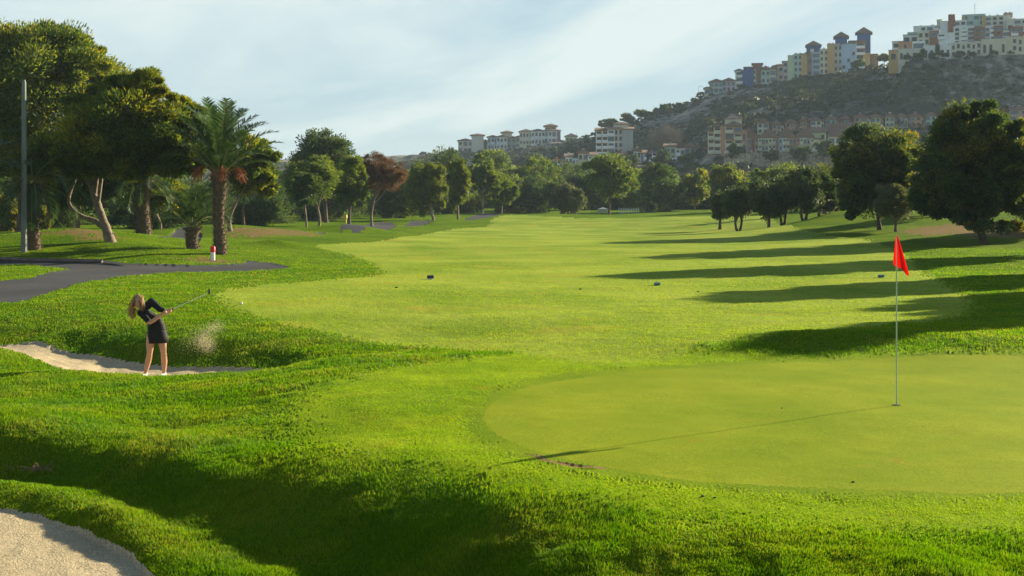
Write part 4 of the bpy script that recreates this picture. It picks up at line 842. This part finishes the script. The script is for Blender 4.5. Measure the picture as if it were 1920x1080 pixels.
bldg('hill_villa', 'long white villa with an open corner tower at its right end', 1012, 645, 274, [(966,986,257,278,'green','hip',dict(y=1,w='g',c=2,rh=1)), (974,998,247,274,'cream','hip',dict(w='w',c=4,rh=1.4)), (996,1022,246,273,'white','hip',dict(y=-.7,w='wb',c=4,rh=1.2)), (1020,1050,245,271,'white','hip',dict(y=-.2,w='gw',c=4,rh=1.2)), (1022,1043,236,250,'ochre','hip',dict(y=3,w='g',c=2,n=1,rh=1.3,up=1,e=.9)), (1045,1051,244,271,'mauve','',dict(y=-1,w=''))], lg_)
bldg('hill_villa', 'tiny cream villa with a hipped roof alone on the ridge', 1071, 640, 264, [(1060,1082,256,268,'cream','hip',dict(w='w',c=3,n=1,rh=1.6,rc='roofgrey'))], lg_)
mg_ = 'houses halfway up the hill'
bldg('apartment_block', 'square four storey apartment block with a plain grey green end wall', 1150, 482, 288, [(1117,1140,245,290,'orange','slope',dict(w='b',c=2,n=4,rh=1.4)), (1139,1153,243,290,'white','slope',dict(y=-.6,w='gb',c=1,n=4,rh=1.4)), (1151,1168,242,290,'cream','slope',dict(y=0,w='w',c=2,n=4,rh=1.4)), (1166,1187,243,288,'grey','slope',dict(y=-.5,w='',rh=1.2,rc='roof')), (1150,1178,232,246,'beige','hip',dict(y=4,w='',rh=1,up=1))], mg_)
bldg('apartment_block', 'orange balconied apartment block with a roof tower at the left end of the long terrace', 1358, 398, 286, [(1327,1339,248,288,'orange','flat',dict(y=-.6,w='b',c=1,n=3,bc='cream')), (1338,1352,238,288,'brown','hip',dict(w='b',c=1,n=4,bc='cream',rh=1)), (1350,1361,237,288,'orange','',dict(y=-1,w='')), (1359,1392,237,288,'orange','hip',dict(y=0,w='gbb',c=2,n=4,bc='cream',rh=1.6)), (1359,1391,222,238,'cream','hip',dict(y=4,w='',rh=1.3,up=1,rc='roofgrey')), (1390,1400,246,286,'pink','flat',dict(y=1,w='w',c=1))], mg_)
cols = ['cream','pink','red','green','cream','ochre','paleblue','orange','pink','beige','green']
vl = []
for i in range(11):
    a = 1383+i*12.9; vl.append((a, a+12.8, 259 if i < 10 else 261, 284, cols[i], '', dict(w='gb' if i % 2 else 'bw', c=2, n=2, y=(i % 3)*0.35, bc='pink' if i in (1, 2, 8) else 'cream')))
vl += [(1385,1421,258,260,'cream','hip',dict(w='',rh=3.4,up=1,y=0.8,d=10)), (1424,1458,258.4,260,'cream','hip',dict(w='',rh=3.0,up=1,y=1.0,d=10)), (1461,1489,258,260,'cream','hip',dict(w='',rh=3.6,up=1,y=0.8,d=10)), (1492,1523,258.3,260,'cream','hip',dict(w='',rh=3.2,up=1,y=0.9,d=10)), (1418,1436,252,258,'orange','flat',dict(y=2,w='w',c=2,n=1,up=1)), (1512,1548,248,284,'green','slope',dict(y=4,w='w-',c=3,rh=1.8)), (1524,1535,262,286,'beige','slope',dict(y=1,w='',rh=1))]
bldg('terraced_houses', 'long two storey terrace in pink, cream and ochre under brown tiled roofs', 1455, 397, 286, vl, mg_)
bldg('house', 'cream house with a steep brown roof right of the long terrace', 1580, 397, 286, [(1553,1604,256,288,'cream','slope',dict(w='gw',c=4,n=2,rh=4.5)), (1562,1600,238,246,'white','hip',dict(y=6,w='g',c=3,n=1,rh=1.2,up=1))], mg_)
ug = 'small houses in the upper row above the long terrace'
cl2 = [(1420,1446,231,'cream','leftmost cream house of the upper row'), (1448,1470,233,'pink','pink house in the upper row right of the cream one'), (1473,1497,230,'orange','orange house in the upper row with a chimney'), (1499,1517,228,'ochre','narrow ochre house in the upper row'), (1520,1545,226,'cream','cream house in the upper row above the green gable'), (1548,1573,224,'teal','pale teal house in the upper row'), (1576,1598,224,'mauve','dark mauve house in the upper row beside the teal one'),
       (1601,1630,220,'pink','wide pink house in the upper row left of the big trees'), (1632,1656,220,'green','pale green house in the upper row above the broad tree'), (1660,1682,219,'cream','cream house in the upper row above the broad tree'), (1684,1702,219,'lilac','lilac house in the upper row'), (1704,1733,218,'orange','orange house in the upper row left of the tallest tree'), (1736,1760,217,'teal','last teal house of the upper row beside the tallest tree'), (1893,1935,206,'pink','pink house at the right edge beyond the tallest tree')]
for i, (a, b, yt, c, lab) in enumerate(cl2): bldg('house', lab, (a+b)/2, 436, yt+19, [(a, b-5, yt, yt+20, c, 'hip', dict(w='gw', c=2, n=2, rh=1.2, ch=i % 2)), (b-6, b, yt+2, yt+20, ['brown','beige','orange'][i % 3], 'slope', dict(y=0.8, w='w', c=1, rh=1))], ug)
lw = 'low houses stepping up the slope behind the far trees'
lows = [(1006,1038,304,322,'white','white','low white house at the bottom left of the hillside village'), (1038,1060,300,324,'orange','white','orange arcaded house of the lower village'), (1060,1084,295,320,'white','teal','white flat roofed house behind the orange arcaded one'), (1084,1118,288,316,'cream','white','tall white house left of the square apartment block'), (1040,1080,318,330,'beige','white','low beige house just above the dark trees'),
        (1158,1186,292,312,'orange','cream','orange house directly below the square apartment block'), (1188,1212,284,312,'white','mauve','white arched house below the grey end wall'), (1214,1244,286,308,'mauve','brown','dark mauve house beneath the bare domed tree'), (1246,1284,276,304,'green','cream','pale green house with wide eaves'), (1284,1320,276,302,'grey','grey','grey house with a large plain roof'), (1298,1330,296,310,'orange','paleblue','low orange and blue house in front of the stone wall')]
for i, (a, b, yt, yb, c, c2, lab) in enumerate(lows):
    m_ = a+(b-a)*0.55; bldg('house', lab, (a+b)/2, 447 if yt < 300 else 428, yb-2, [(a, m_, yt, yb, c, ['hip', 'flat', 'slope'][i % 3], dict(w=['gw','bw','wg'][i % 3], c=2, n=2, rh=1.4, ch=1)), (m_, b, yt+4, yb, c2, ['slope', 'hip', 'flat'][i % 3], dict(y=-1.2, w='gb', c=2, n=2, rh=1.3)), (a+3, b-4, yb-6, yb+3, 'white', 'flat', dict(y=-4, w='w', c=3, n=1))], lw)
def wall_(label, xs, Y, yt, yb, mat):
    k = Y/F; px = (xs[0]+xs[1])/2; x = (px-960)*k; z = ZC-(yb-HOR)*k; th = math.atan2(x, Y); mb = MB(); w = (xs[1]-xs[0])*k/2; h = (yb-yt)*k
    mb.box(-w, w, 0, 0.6, -3, h, mat); mb.box(-w-.05, w+.05, -.06, .66, h+.002, h+.2, mat); q = int(w/2.2)
    for i in range(q): mb.box(-w+i*2*w/q, -w+i*2*w/q+.35, 0.1, .45, h+.2, h+.9, WM['cream'])
    o = mb.build('retaining_wall', None, (x, Y, z)); o.rotation_euler = (0, 0, -th); tag(o, label, 'wall', 'stone retaining walls under the houses')
stm = simple('rubble_stone', (0.40, 0.35, 0.26), 0.95, 0.55, 1.6, bump=0.8)
wall_('tall pale rubble wall under the orange balconied block', (1358, 1407), 384, 289, 310, stm); wall_('stone wall below the left half of the long terrace', (1409, 1462), 386, 287, 302, stm); wall_('stone wall below the right half of the long terrace', (1464, 1508), 387, 287, 300, stm); wall_('stone wall with balustrade below the steep roofed house', (1510, 1600), 387, 285, 301, stm)
# wide bare tree, mast, lamp on the ridge
k_ = 470/F; bx = (1251-960)*k_; bz = HZ1(bx, 470); root = empty('bare_tree', (bx, 470, bz), 'wide leafless grey tree with a domed crown among the hillside houses', 'tree'); g = np.random.default_rng(88)
zt_ = ZC-(236-HOR)*k_-bz; rx_ = 29*k_; mb = MB(); mb.tube([(0,0,-.5),(0,0,zt_*.3)], [.5,.35], 7, M['twig']); mb.build('trunk', root)
P, D = crown_pts([(0,0,zt_*.42,rx_,rx_,zt_*.58)], 9000, g, clump=.5, nclump=120, shell=.35); V, Fq, rn = leaves(P, P-np.array([0,0,zt_*.1])+g.normal(size=P.shape), 1.1, 0.09, g); link('crown', mesh_np('crown', V, Fq, M['twig'], attrs={'rnd': rn}), root)
def mast(name, label, px, Y, yb, yt, cat, arm):
    k = Y/F; x = (px-960)*k; z = ZC-(yb-HOR)*k; h = (yb-yt)*k; mb = MB(); mb.tube([(0,0,-1),(0,0,h)], [.12,.07], 6, WM['metal'])
    if arm == 'lamp': mb.tube([(0,0,h),(.5,0,h+.2),(1.3,0,h+.1)], [.06,.05,.05], 5, WM['metal']); mb.box(.9,1.7,-.2,.2,h-.02,h+.12,WM['metal'])
    else:
        for q in (.55, .75, .93): mb.box(-.9*(1.3-q), .9*(1.3-q), -.04, .04, h*q, h*q+.08, WM['metal'])
    tag(mb.build(name, None, (x, Y, z)), label, cat)
mast('street_lamp', 'slim street lamp on the ridge left of the hipped roof house', 1310, 600, 186, 162, 'street lamp', 'lamp')
mast('antenna_mast', 'thin antenna mast on the roof of the hilltop complex', 1828, 490, 28, 7, 'antenna', 'ant')
mast('antenna_mast', 'thin antenna mast on the ridge beside the tiny cream villa', 1081, 640, 266, 249, 'antenna', 'ant')

# ------------------------------------------------------------------ course furniture
pole_m = simple('pole_concrete', (0.17, 0.19, 0.17), 0.7, 0.12, 2.0)
def at(px, py, y0, y1): x, y = ray(px, py, y0, y1); return x, y, G(x, y)
x, y, z = at(45, 475, 50, 75); mb = MB(); hp = (475-152)*y/F; mb.tube([(0,0,-.4),(0,0,hp-.12),(0,0,hp)], [.15,.105,.06], 8, pole_m, smooth=False)
tag(mb.build('light_pole', None, (x, y, z)), 'tall plain grey pole standing beside the cart path at the left', 'pole')
white_p = simple('white_paint', (0.75, 0.73, 0.68), 0.5); red_p = simple('red_paint', (0.65, 0.02, 0.02), 0.45); yel_p = simple('yellow_paint', (0.6, 0.42, 0.03), 0.5); dark_p = simple('dark_blue_paint', (0.02, 0.035, 0.07), 0.4); bl_p = simple('blue_grey_paint', (0.12, 0.19, 0.28), 0.4)
x, y, z = at(399, 486, 45, 62); root = empty('marker_post', (x, y, z), 'white post with a red top beside the date palm', 'marker post'); mb = MB(); mb.tube([(0,0,-.1),(0,0,.36)], [.105,.10], 12, white_p); mb.build('post', root)
mb = MB(); mb.tube([(0,0,.361),(0,0,.58),(0,0,.63)], [.115,.112,.07], 12, red_p); mb.build('cap', root)
x, y, z = at(648, 418, 100, 170); root = empty('marker_post', (x, y, z), 'small yellow post beside the far stretch of path', 'marker post'); mb = MB(); mb.tube([(0,0,-.1),(0,0,.55)], [.12,.11], 8, yel_p); mb.build('post', root); mb = MB(); mb.tube([(0,0,.551),(0,0,.95),(0,0,1.0)], [.2,.2,.1], 8, yel_p); mb.build('cap', root)
for px, py, w, h, m1, m2, lab in [(807,523,.23,.12,dark_p,white_p,'dark tee marker block with a pale underside, left of the middle of the fairway'), (1232,535,.2,.08,bl_p,dark_p,'blue grey tee marker in front of the longest shadow'), (1652,521,.22,.08,bl_p,dark_p,'blue grey tee marker lying in shade near the flag')]:
    x, y, z = at(px, py, 30, 60); root = empty('tee_marker', (x, y, z), lab, 'tee marker', 'tee markers on the fairway'); mb = MB(); mb.box(-w/2, w/2, -.05, .05, .03, h, m1); mb.add([(-w/2,-.05,h+.001),(w/2,-.05,h+.001),(w/2,.05,h+.001),(-w/2,.05,h+.001),(-w/2+.03,0,h+.02),(w/2-.03,0,h+.02)], [(0,1,5,4),(1,2,5),(2,3,4,5),(3,0,4)], m1); mb.build('block', root)
    mb = MB(); mb.box(-w/2+.02, w/2-.02, -.04, .04, -.02, .029, m2); mb.build('base', root)
x, y, z = at(453, 571, 25, 45); bm = bmesh.new(); bmesh.ops.create_icosphere(bm, subdivisions=3, radius=0.034); me = bpy.data.meshes.new('golf_ball'); bm.to_mesh(me); bm.free(); me.materials.append(white_p); tag(link('golf_ball', me, None, (x, y, z+.03)), 'white golf ball on the left tip of the fairway', 'golf ball')
clod = simple('dark_clod', (0.035, 0.03, 0.02), 0.9)
for i, (px, py, s) in enumerate([(743,540,.05),(1088,543,.045),(1309,548,.035),(1466,766,.012),(1600,905,.014),(1318,933,.016),(1340,934,.014)]):
    x, y, z = at(px, py, 8, 60); bm = bmesh.new(); bmesh.ops.create_icosphere(bm, subdivisions=2, radius=s)
    for v in bm.verts: v.co *= random.uniform(.7, 1.25); v.co.z *= .55
    me = bpy.data.meshes.new('turf_clod'); bm.to_mesh(me); bm.free(); me.materials.append(clod)
    tag(link('turf_clod', me, None, (x, y, z+s*.3)), ['dark clod of turf left of the dark tee marker','dark clod of turf below the tip of the longest shadow','small dark clod left of the flag on the open fairway','tiny dark speck of turf on the putting green left of the flagstick','tiny dark speck of turf at the near edge of the green','left of two tiny turf specks in front of the green','right of two tiny turf specks in front of the green'][i], 'turf clod', 'loose clods of turf')
# kerb along the path
kerb_m = simple('kerb_stone', (0.13, 0.10, 0.08), 0.9, 0.3, 3); mb = MB(); kp = [at(px, py, 45, 75) for px, py in [(-60,488),(0,489.5),(60,490),(120,490.5),(192,492)]]
mb.tube([(p[0], p[1], p[2]+.04) for p in kp], [.11]*5, 4, kerb_m, smooth=False); tag(mb.build('path_kerb'), 'low dark kerb along the far edge of the cart path', 'kerb')
kp = [at(px, py, 45, 75) for px, py in [(196,492.5),(215,494),(232,496.5)]]; mb = MB(); mb.tube([(p[0], p[1], p[2]+.03) for p in kp], [.08]*3, 4, simple('pale_kerb', (.4,.3,.2), .9), smooth=False); tag(mb.build('path_kerb'), 'short pale end piece of the kerb on the mound', 'kerb')
# white hut and rail fence behind the lone pine
x, y, z = at(1131, 402, 200, 300); mb = MB(); mb.box(-.8,.8,0,1.5,-1,.65,WM['grey']); mb.hip(-.8,.8,0,1.5,.652,.3,WM['grey'],e=.1); tag(mb.build('white_hut', None, ((1131-960)*236/F, 236, ZC-(401-HOR)*236/F)), 'small white hut seen under the lone pine', 'hut')
mb = MB()
for i in range(9): mb.box(i*.45, i*.45+.08, 0, .08, -.5, 1.2, WM['white'])
mb.box(0, 3.7, .081, .12, .9, 1.0, WM['white']); mb.box(0, 3.7, .081, .12, .3, .4, WM['white']); tag(mb.build('rail_fence', None, ((1160-960)*232/F, 232, ZC-(402-HOR)*232/F)), 'pale slatted fence between the lone pine and the wide dark pine', 'fence')
# dry twig by the near hollow
x, y, z = at(72, 890, 12, 16); g = np.random.default_rng(3); mb = MB(); tw = simple('dry_twig', (.2,.13,.08), .9)
for i in range(26):
    a = g.normal(size=3)*np.array([.10,.05,.01]); b = a+np.array([g.normal()*.09, g.normal()*.05, abs(g.normal())*.05+.01]); mb.tube([a, (a+b)/2+[0,0,.015], b], [.005,.004,.002], 4, tw)
tag(mb.build('dry_twigs', None, (x, y, z+.05)), 'small heap of dry brown twigs beside the shaded hollow', 'twigs')
# flagstick
fx, fy_, fz_ = at(1681, 760, 12, 20); root = empty('flagstick', (fx, fy_, fz_), 'red flag on a thin pale stick in the hole of the putting green', 'flagstick'); stick = simple('stick_paint', (0.42, 0.52, 0.40), 0.4)
hF = (760-440)*fy_/F; mb = MB(); mb.tube([(0,0,-.1),(0,0,hF*.8),(0,0,hF)], [.0085,.0075,.006], 8, stick); mb.build('stick', root)
mb = MB(); mb.tube([(0,0,hF-.44),(0,0,hF-.40)], [.013,.013], 8, simple('ferrule', (.55,.5,.35), .4)); mb.build('ferrule', root)
k = fy_/F; fl = lambda px, py, y: ((px-1681)*k, y, (760-py)*k)
flag_m, t, o_ = new_mat('red_flag_cloth'); p_ = N(t, 'ShaderNodeBsdfPrincipled'); p_.inputs['Base Color'].default_value = (0.72, 0.008, 0.006, 1); p_.inputs['Roughness'].default_value = .7; tl_ = N(t, 'ShaderNodeBsdfTranslucent'); tl_.inputs[0].default_value = (0.9, 0.01, 0.01, 1); mx = N(t, 'ShaderNodeMixShader', i_0=.5); L(t, p_, 0, mx, 1); L(t, tl_, 0, mx, 2); L(t, mx, 0, o_, 0)
rows = [  # (row, left fold x, hoist x, folds..., right edge x)
 (441,1680.5,1681,1682,1683), (448,1680,1681,1683.5,1686), (458,1679.5,1681,1685,1689.5), (470,1678.5,1681,1688,1694), (482,1677.5,1681,1690,1698), (494,1677,1681,1692,1702), (500,1677.5,1681,1693,1704)]
V = []
ys = [.05, 0.0, -.035, -.06, .02, -.03]
for j, (py, l, h_, m_, r_) in enumerate(rows):
    t_ = j/6; xs = [l, h_, (h_+m_)/2, m_, (m_+r_)/2+.5, r_]; sag = [-3*t_, 0, 2.5*t_, 9*t_, 15*t_, 19*t_]
    for q in range(6): V.append(fl(xs[q], py+sag[q], ys[q]*(0.15+t_)))
Fq = [(j*6+q, j*6+q+1, (j+1)*6+q+1, (j+1)*6+q) for j in range(6) for q in range(5)]
me = bpy.data.meshes.new('flag'); me.from_pydata(V, [], Fq); me.materials.append(flag_m); fo = link('flag', me, root)
md = fo.modifiers.new('s', 'SUBSURF'); md.levels = 2; md.render_levels = 2; md = fo.modifiers.new('t', 'SOLIDIFY'); md.thickness = .003
for p in me.polygons: p.use_smooth = True
mb = MB(); mb.tube([(0,0,.004),(0,0,.0045)], [.054,.054], 24, simple('hole_shade', (.01,.012,.008), .9), smooth=False); tag(mb.build('golf_hole_disc', None, (fx, fy_, fz_+.002)), 'dark round disc painted as the shaded hole at the foot of the stick', 'hole')  # flat dark disc painted for the shade inside the hole

# ------------------------------------------------------------------ golfer
skin = simple('skin', (0.50, 0.26, 0.16), 0.55, 0.05, 8, obj=True); black = simple('black_cloth', (0.007, 0.008, 0.012), 0.75, 0.2, 10, obj=True); hair_m = simple('blond_hair', (0.36, 0.20, 0.085), 0.5, 0.45, 30, obj=True); shoe_m = simple('white_shoe', (0.75, 0.73, 0.7), 0.5, obj=True)
gY = 23.3; gx = (290-960)*gY/F; gz = G(gx, gY); gk = gY/F
person = empty('person', (gx, gY, gz), 'woman golfer in black top and skirt with blond hair, swinging in the bunker', 'person')
def wp(px, py, y=0.0): return ((px-290)*gk, y, (706-py)*gk)
def ball(mb, c, r, mat, n=10):
    c = np.array(c); r = np.array(r if hasattr(r, '__len__') else (r, r, r)); V = []; Fq = []
    for i in range(n+1):
        for j in range(2*n): a = math.pi*i/n; b = math.pi*j/n; V.append(tuple(c+r*np.array([math.sin(a)*math.cos(b), math.sin(a)*math.sin(b), math.cos(a)])))
    for i in range(n):
        for j in range(2*n): Fq.append((i*2*n+j, i*2*n+(j+1) % (2*n), (i+1)*2*n+(j+1) % (2*n), (i+1)*2*n+j))
    mb.add(V, [f[::-1] for f in Fq], mat, True)
def limb(mb, pts, rad, mat, sub_=5):
    S = spline(pts, sub_); rr = np.interp(np.linspace(0, len(pts)-1, len(S)), range(len(pts)), rad); mb.tube(S, list(rr), 14, mat); ball(mb, S[0], rr[0]*.99, mat, 7); ball(mb, S[-1], rr[-1]*.99, mat, 7)
def loft(mb, rings, mat, n=24, cap=True):
    V = []
    for (c, rx, ry, tilt) in rings:
        for j in range(n): a = 2*math.pi*j/n; V.append((c[0]+rx*math.cos(a), c[1]+ry*math.sin(a), c[2]+tilt*rx*math.cos(a)))
    Fq = [(i*n+j, i*n+(j+1) % n, (i+1)*n+(j+1) % n, (i+1)*n+j) for i in range(len(rings)-1) for j in range(n)]
    if cap: Fq += [tuple(range(n))[::-1], tuple((len(rings)-1)*n+j for j in range(n))]
    mb.add(V, Fq, mat, True)
def remesh(mb, name, parent, vox, sm=6, mat=None):
    o = mb.build(name); m1 = o.modifiers.new('r', 'REMESH'); m1.mode = 'VOXEL'; m1.voxel_size = vox; m1.use_smooth_shade = True
    m2 = o.modifiers.new('s', 'SMOOTH'); m2.factor = .5; m2.iterations = sm
    bpy.context.view_layer.update(); dg = bpy.context.evaluated_depsgraph_get(); me = bpy.data.meshes.new_from_object(o.evaluated_get(dg)); bpy.data.objects.remove(o)
    me.materials.clear(); me.materials.append(mat); me.polygons.foreach_set('use_smooth', np.ones(len(me.polygons), bool)); return link(name, me, parent)
# joints
anR, anL = wp(273,697,.0), wp(307,698,.02); knR, knL = wp(282,660,-.05), wp(307.5,659,-.03); hpR, hpL = wp(285,624,0), wp(303,624,0)
hip = wp(294,618,0); waist = wp(292,602,-.02); chest = wp(284,586,-.07); nb = wp(274,573,-.11); head = wp(264,563,-.17)
shR, shL = wp(268,583,-.12), wp(285,564,-.04); elR, elL = wp(289,600,-.30), wp(305,577,-.16); haR, haL = wp(317,581,-.26), wp(319,580,-.22)
mb = MB()
limb(mb, [hpR, (np.array(hpR)+knR)/2+[-.005,-.02,0], knR, (np.array(knR)+anR)/2+[0,.03,.02], anR], [.088,.074,.052,.056,.034], skin)
limb(mb, [hpL, (np.array(hpL)+knL)/2+[.005,-.02,0], knL, (np.array(knL)+anL)/2+[0,.03,.02], anL], [.088,.074,.052,.056,.034], skin)
for a in (anR, anL): limb(mb, [a, (a[0]-.01, a[1]-.03, .035), (a[0]-.03, a[1]-.13, .02)], [.034,.036,.025], skin)
loft(mb, [(wp(293,628),.13,.09,0), (hip,.148,.10,0), (wp(294,610),.125,.09,0), (waist,.105,.08,0), (wp(289,594,-.04),.12,.088,-.1), (chest,.135,.10,-.35), (wp(277,577,-.1),.10,.08,-.6), (wp(274,574,-.11),.05,.05,-.6)], skin)
limb(mb, [shR, shL], [.055,.055], skin); limb(mb, [nb, (np.array(nb)+head)/2, head], [.052,.048,.05], skin)
limb(mb, [shR, (np.array(shR)+elR)/2, elR, (np.array(elR)+haR)/2+[0,0,-.005], haR], [.054,.045,.037,.036,.023], skin)
limb(mb, [shL, (np.array(shL)+elL)/2, elL, (np.array(elL)+haL)/2, haL], [.054,.045,.037,.034,.023], skin)
hd = np.array(head); ball(mb, hd+[0,.01,.01], (.076,.092,.105), skin, 14); ball(mb, hd+[.0,-.045,-.05], (.05,.05,.055), skin, 10)      # skull, jaw
limb(mb, [hd+[0,-.085,.005], hd+[0,-.108,-.02]], [.010,.014], skin, 2)                                                           # nose
for s in (-1, 1): ball(mb, hd+[s*.078,.01,-.01], (.012,.02,.03), skin, 6)
cl_a = np.array(wp(313,583,-.25)); cl_b = np.array(wp(331,575,-.12)); cd = (cl_b-cl_a)/np.linalg.norm(cl_b-cl_a); sdv = np.cross(cd, [0,0,1]); sdv /= np.linalg.norm(sdv); upv_ = np.cross(sdv, cd)
for hi, (hc, off) in enumerate([(np.array(haR), .015), (np.array(haL), .085)]):      # palms and fingers wrap the grip
    c = cl_a+cd*(off+.035); ball(mb, c-upv_*.022+sdv*.012, (.028,.026,.036), skin, 8); limb(mb, [hc, c-upv_*.02+sdv*.01], [.022,.024], skin, 2)
    for f in range(4):
        b = c+cd*(.034-.021*f); r_ = .0085-.0006*f; pts = [b+sdv*.026*math.cos(a)*1.0+upv_*.026*math.sin(a) for a in np.linspace(-.9, 2.9-.15*f, 5)]; limb(mb, pts, [r_*1.1,r_,r_,r_*.95,r_*.8], skin, 2)
    b = c+cd*.03; limb(mb, [b-upv_*.02-sdv*.012, b-sdv*.026+cd*.012, b-sdv*.012+upv_*.022+cd*.028], [.011,.0095,.0085], skin, 2)
remesh(mb, 'body', person, .0065, 5, skin)
mb = MB()       # black top with elbow sleeves
loft(mb, [(wp(294,617),.172,.132,0), (wp(293,606),.155,.118,0), (waist,.137,.105,0), (wp(289,594,-.04),.15,.115,-.1), (chest,.163,.125,-.35), (wp(278,578,-.1),.125,.10,-.6), (wp(275,575,-.11),.075,.075,-.6)], black)
limb(mb, [shR, shL], [.072,.070], black); limb(mb, [shR, (np.array(shR)+elR)/2, np.array(shR)*.12+np.array(elR)*.88], [.073,.060,.053], black); limb(mb, [shL, (np.array(shL)+elL)/2, elL, np.array(elL)*.45+np.array(haL)*.55], [.073,.060,.052,.040], black)
remesh(mb, 'shirt', person, .009, 4, black)
mb = MB(); loft(mb, [(wp(294,612),.147,.118,0), (wp(294.5,620),.172,.135,0), (wp(295,630),.188,.142,0), (wp(295,641),.196,.150,.02), (wp(295,641),.186,.140,.02), (wp(294.5,620),.160,.12,0), (wp(294,613),.13,.1,0)], black, 32); mb.build('skirt', person)
for a in (anR, anL):
    mb = MB(); ball(mb, (a[0]-.018, a[1]-.06, .035), (.044,.125,.038), shoe_m, 9); ball(mb, (a[0], a[1]+.005, .062), (.042,.052,.036), shoe_m, 8); mb.box(a[0]-.058, a[0]+.022, a[1]-.17, a[1]+.045, -.012, .014, shoe_m); remesh(mb, 'shoe', person, .007, 4, shoe_m)
g = np.random.default_rng(12); mb = MB(); ball(mb, hd+[-.004,.028,.028], (.092,.098,.108), hair_m, 12)
for i in range(190):      # strands swing to the lower left and down over the shoulder
    a = g.uniform(0, 2*math.pi); left = g.random() < .72; e = g.uniform(.1, 1.2); st = hd+np.array([.088*math.cos(a)*math.sin(e)+(-.01 if left else .01), .03+.075*math.sin(a)*math.sin(e), .03+.095*math.cos(e)])
    if left: m_ = hd+np.array([-.098+g.normal()*.014, .0+g.normal()*.045, -.02]); en = hd+np.array([-.12+g.normal()*.04, .02+g.normal()*.04, -g.uniform(.16, .33)])
    else: m_ = hd+np.array([.094+g.normal()*.008, -.02+g.normal()*.035, -.01]); en = hd+np.array([.075+g.normal()*.025, -.06+g.normal()*.025, -g.uniform(.1, .17)])
    S = spline([st, (st+m_)/2+np.array([0,0,.035]), m_, (m_+en)/2+[g.normal()*.008,0,0], en], 4); mb.tube(S, [.008-.0055*(q/(len(S)-1))**1.5 for q in range(len(S))], 5, hair_m)
mb.build('hair', person)
eye = simple('eye_dark', (.02,.015,.012), .3)
for s in (-1, 1): mb = MB(); ball(mb, hd+[s*.031,-.079,.008], (.014,.008,.007), eye, 6); mb.build('eye', person)
mb = MB(); ball(mb, hd+[0,-.095,-.052], (.02,.006,.005), simple('lips', (.35,.08,.07), .5), 6); mb.build('mouth', person)
# club, held
root = empty('golf_club', (gx, gY, gz), 'golf club held out to the right by the woman in the bunker', 'golf club')
tip = np.array(((391-960)*23.95/F-gx, .65, ZC-(549-HOR)*23.95/F-gz)); steel = simple('steel_shaft', (.2,.23,.23), .4, .05, metal=.5); grip = simple('rubber_grip', (.02,.02,.02), .8)
mb = MB(); mb.tube([tuple(cl_a), tuple(cl_a+cd*.2)], [.014,.011], 8, grip); mb.build('grip', root); mb = MB(); mb.tube([tuple(cl_a+cd*.201), tuple(tip)], [.0058,.0045], 6, steel); mb.build('shaft', root)
mb = MB(); ball(mb, tip+[.012,0,.035], (.018,.02,.05), grip, 8); ball(mb, tip+[.012,.01,.0], (.022,.026,.026), grip, 8); mb.build('club_head', root)
# thrown sand
g = np.random.default_rng(21); n = 4200; c = []
A_ = np.array([wp(331,655,.1), wp(386,652,.2), wp(352,642,.3), wp(370,640,.2)]); B_ = np.array([wp(402,610,.5), wp(372,634,.4), wp(398,612,.5), wp(385,652,.3)])
q = g.choice(4, n, p=[.2,.22,.3,.28]); t_ = g.random(n)**.75; P = A_[q]+(B_[q]-A_[q])*t_[:, None]+g.normal(size=(n, 3))*(np.array([.12,.18,.10])*(1-.45*t_[:, None])); P += np.array([gx, gY, gz])
r_ = g.uniform(.0012, .0030, n)[:, None, None]; tet = np.array([[1,1,1],[1,-1,-1],[-1,1,-1],[-1,-1,1]])*r_; V = (P[:, None]+tet).reshape(-1, 3); Fq = (np.arange(n)[:, None, None]*4+np.array([[0,1,2],[0,3,1],[0,2,3],[1,3,2]])).reshape(-1, 3)
o = link('sand_spray', mesh_np('sand_spray', V, Fq, simple('flying_sand', (.62,.54,.36), .9))); o['kind'] = 'stuff'; tag(o, 'spray of pale sand thrown up to the right of the golfer', 'sand')

# ------------------------------------------------------------------ haze
hm, ht_, ho = new_mat('haze_air')
pv = N(ht_, 'ShaderNodeVolumePrincipled'); pv.inputs['Color'].default_value = (0.66, 0.84, 1.0, 1); pv.inputs['Density'].default_value = 0.00017; pv.inputs['Anisotropy'].default_value = 0.0
L(ht_, pv, 0, ho, 1)
mb = MB(); mb.box(-700, 800, -60, 1250, -12, 130, hm); o = mb.build('haze'); o['kind'] = 'stuff'
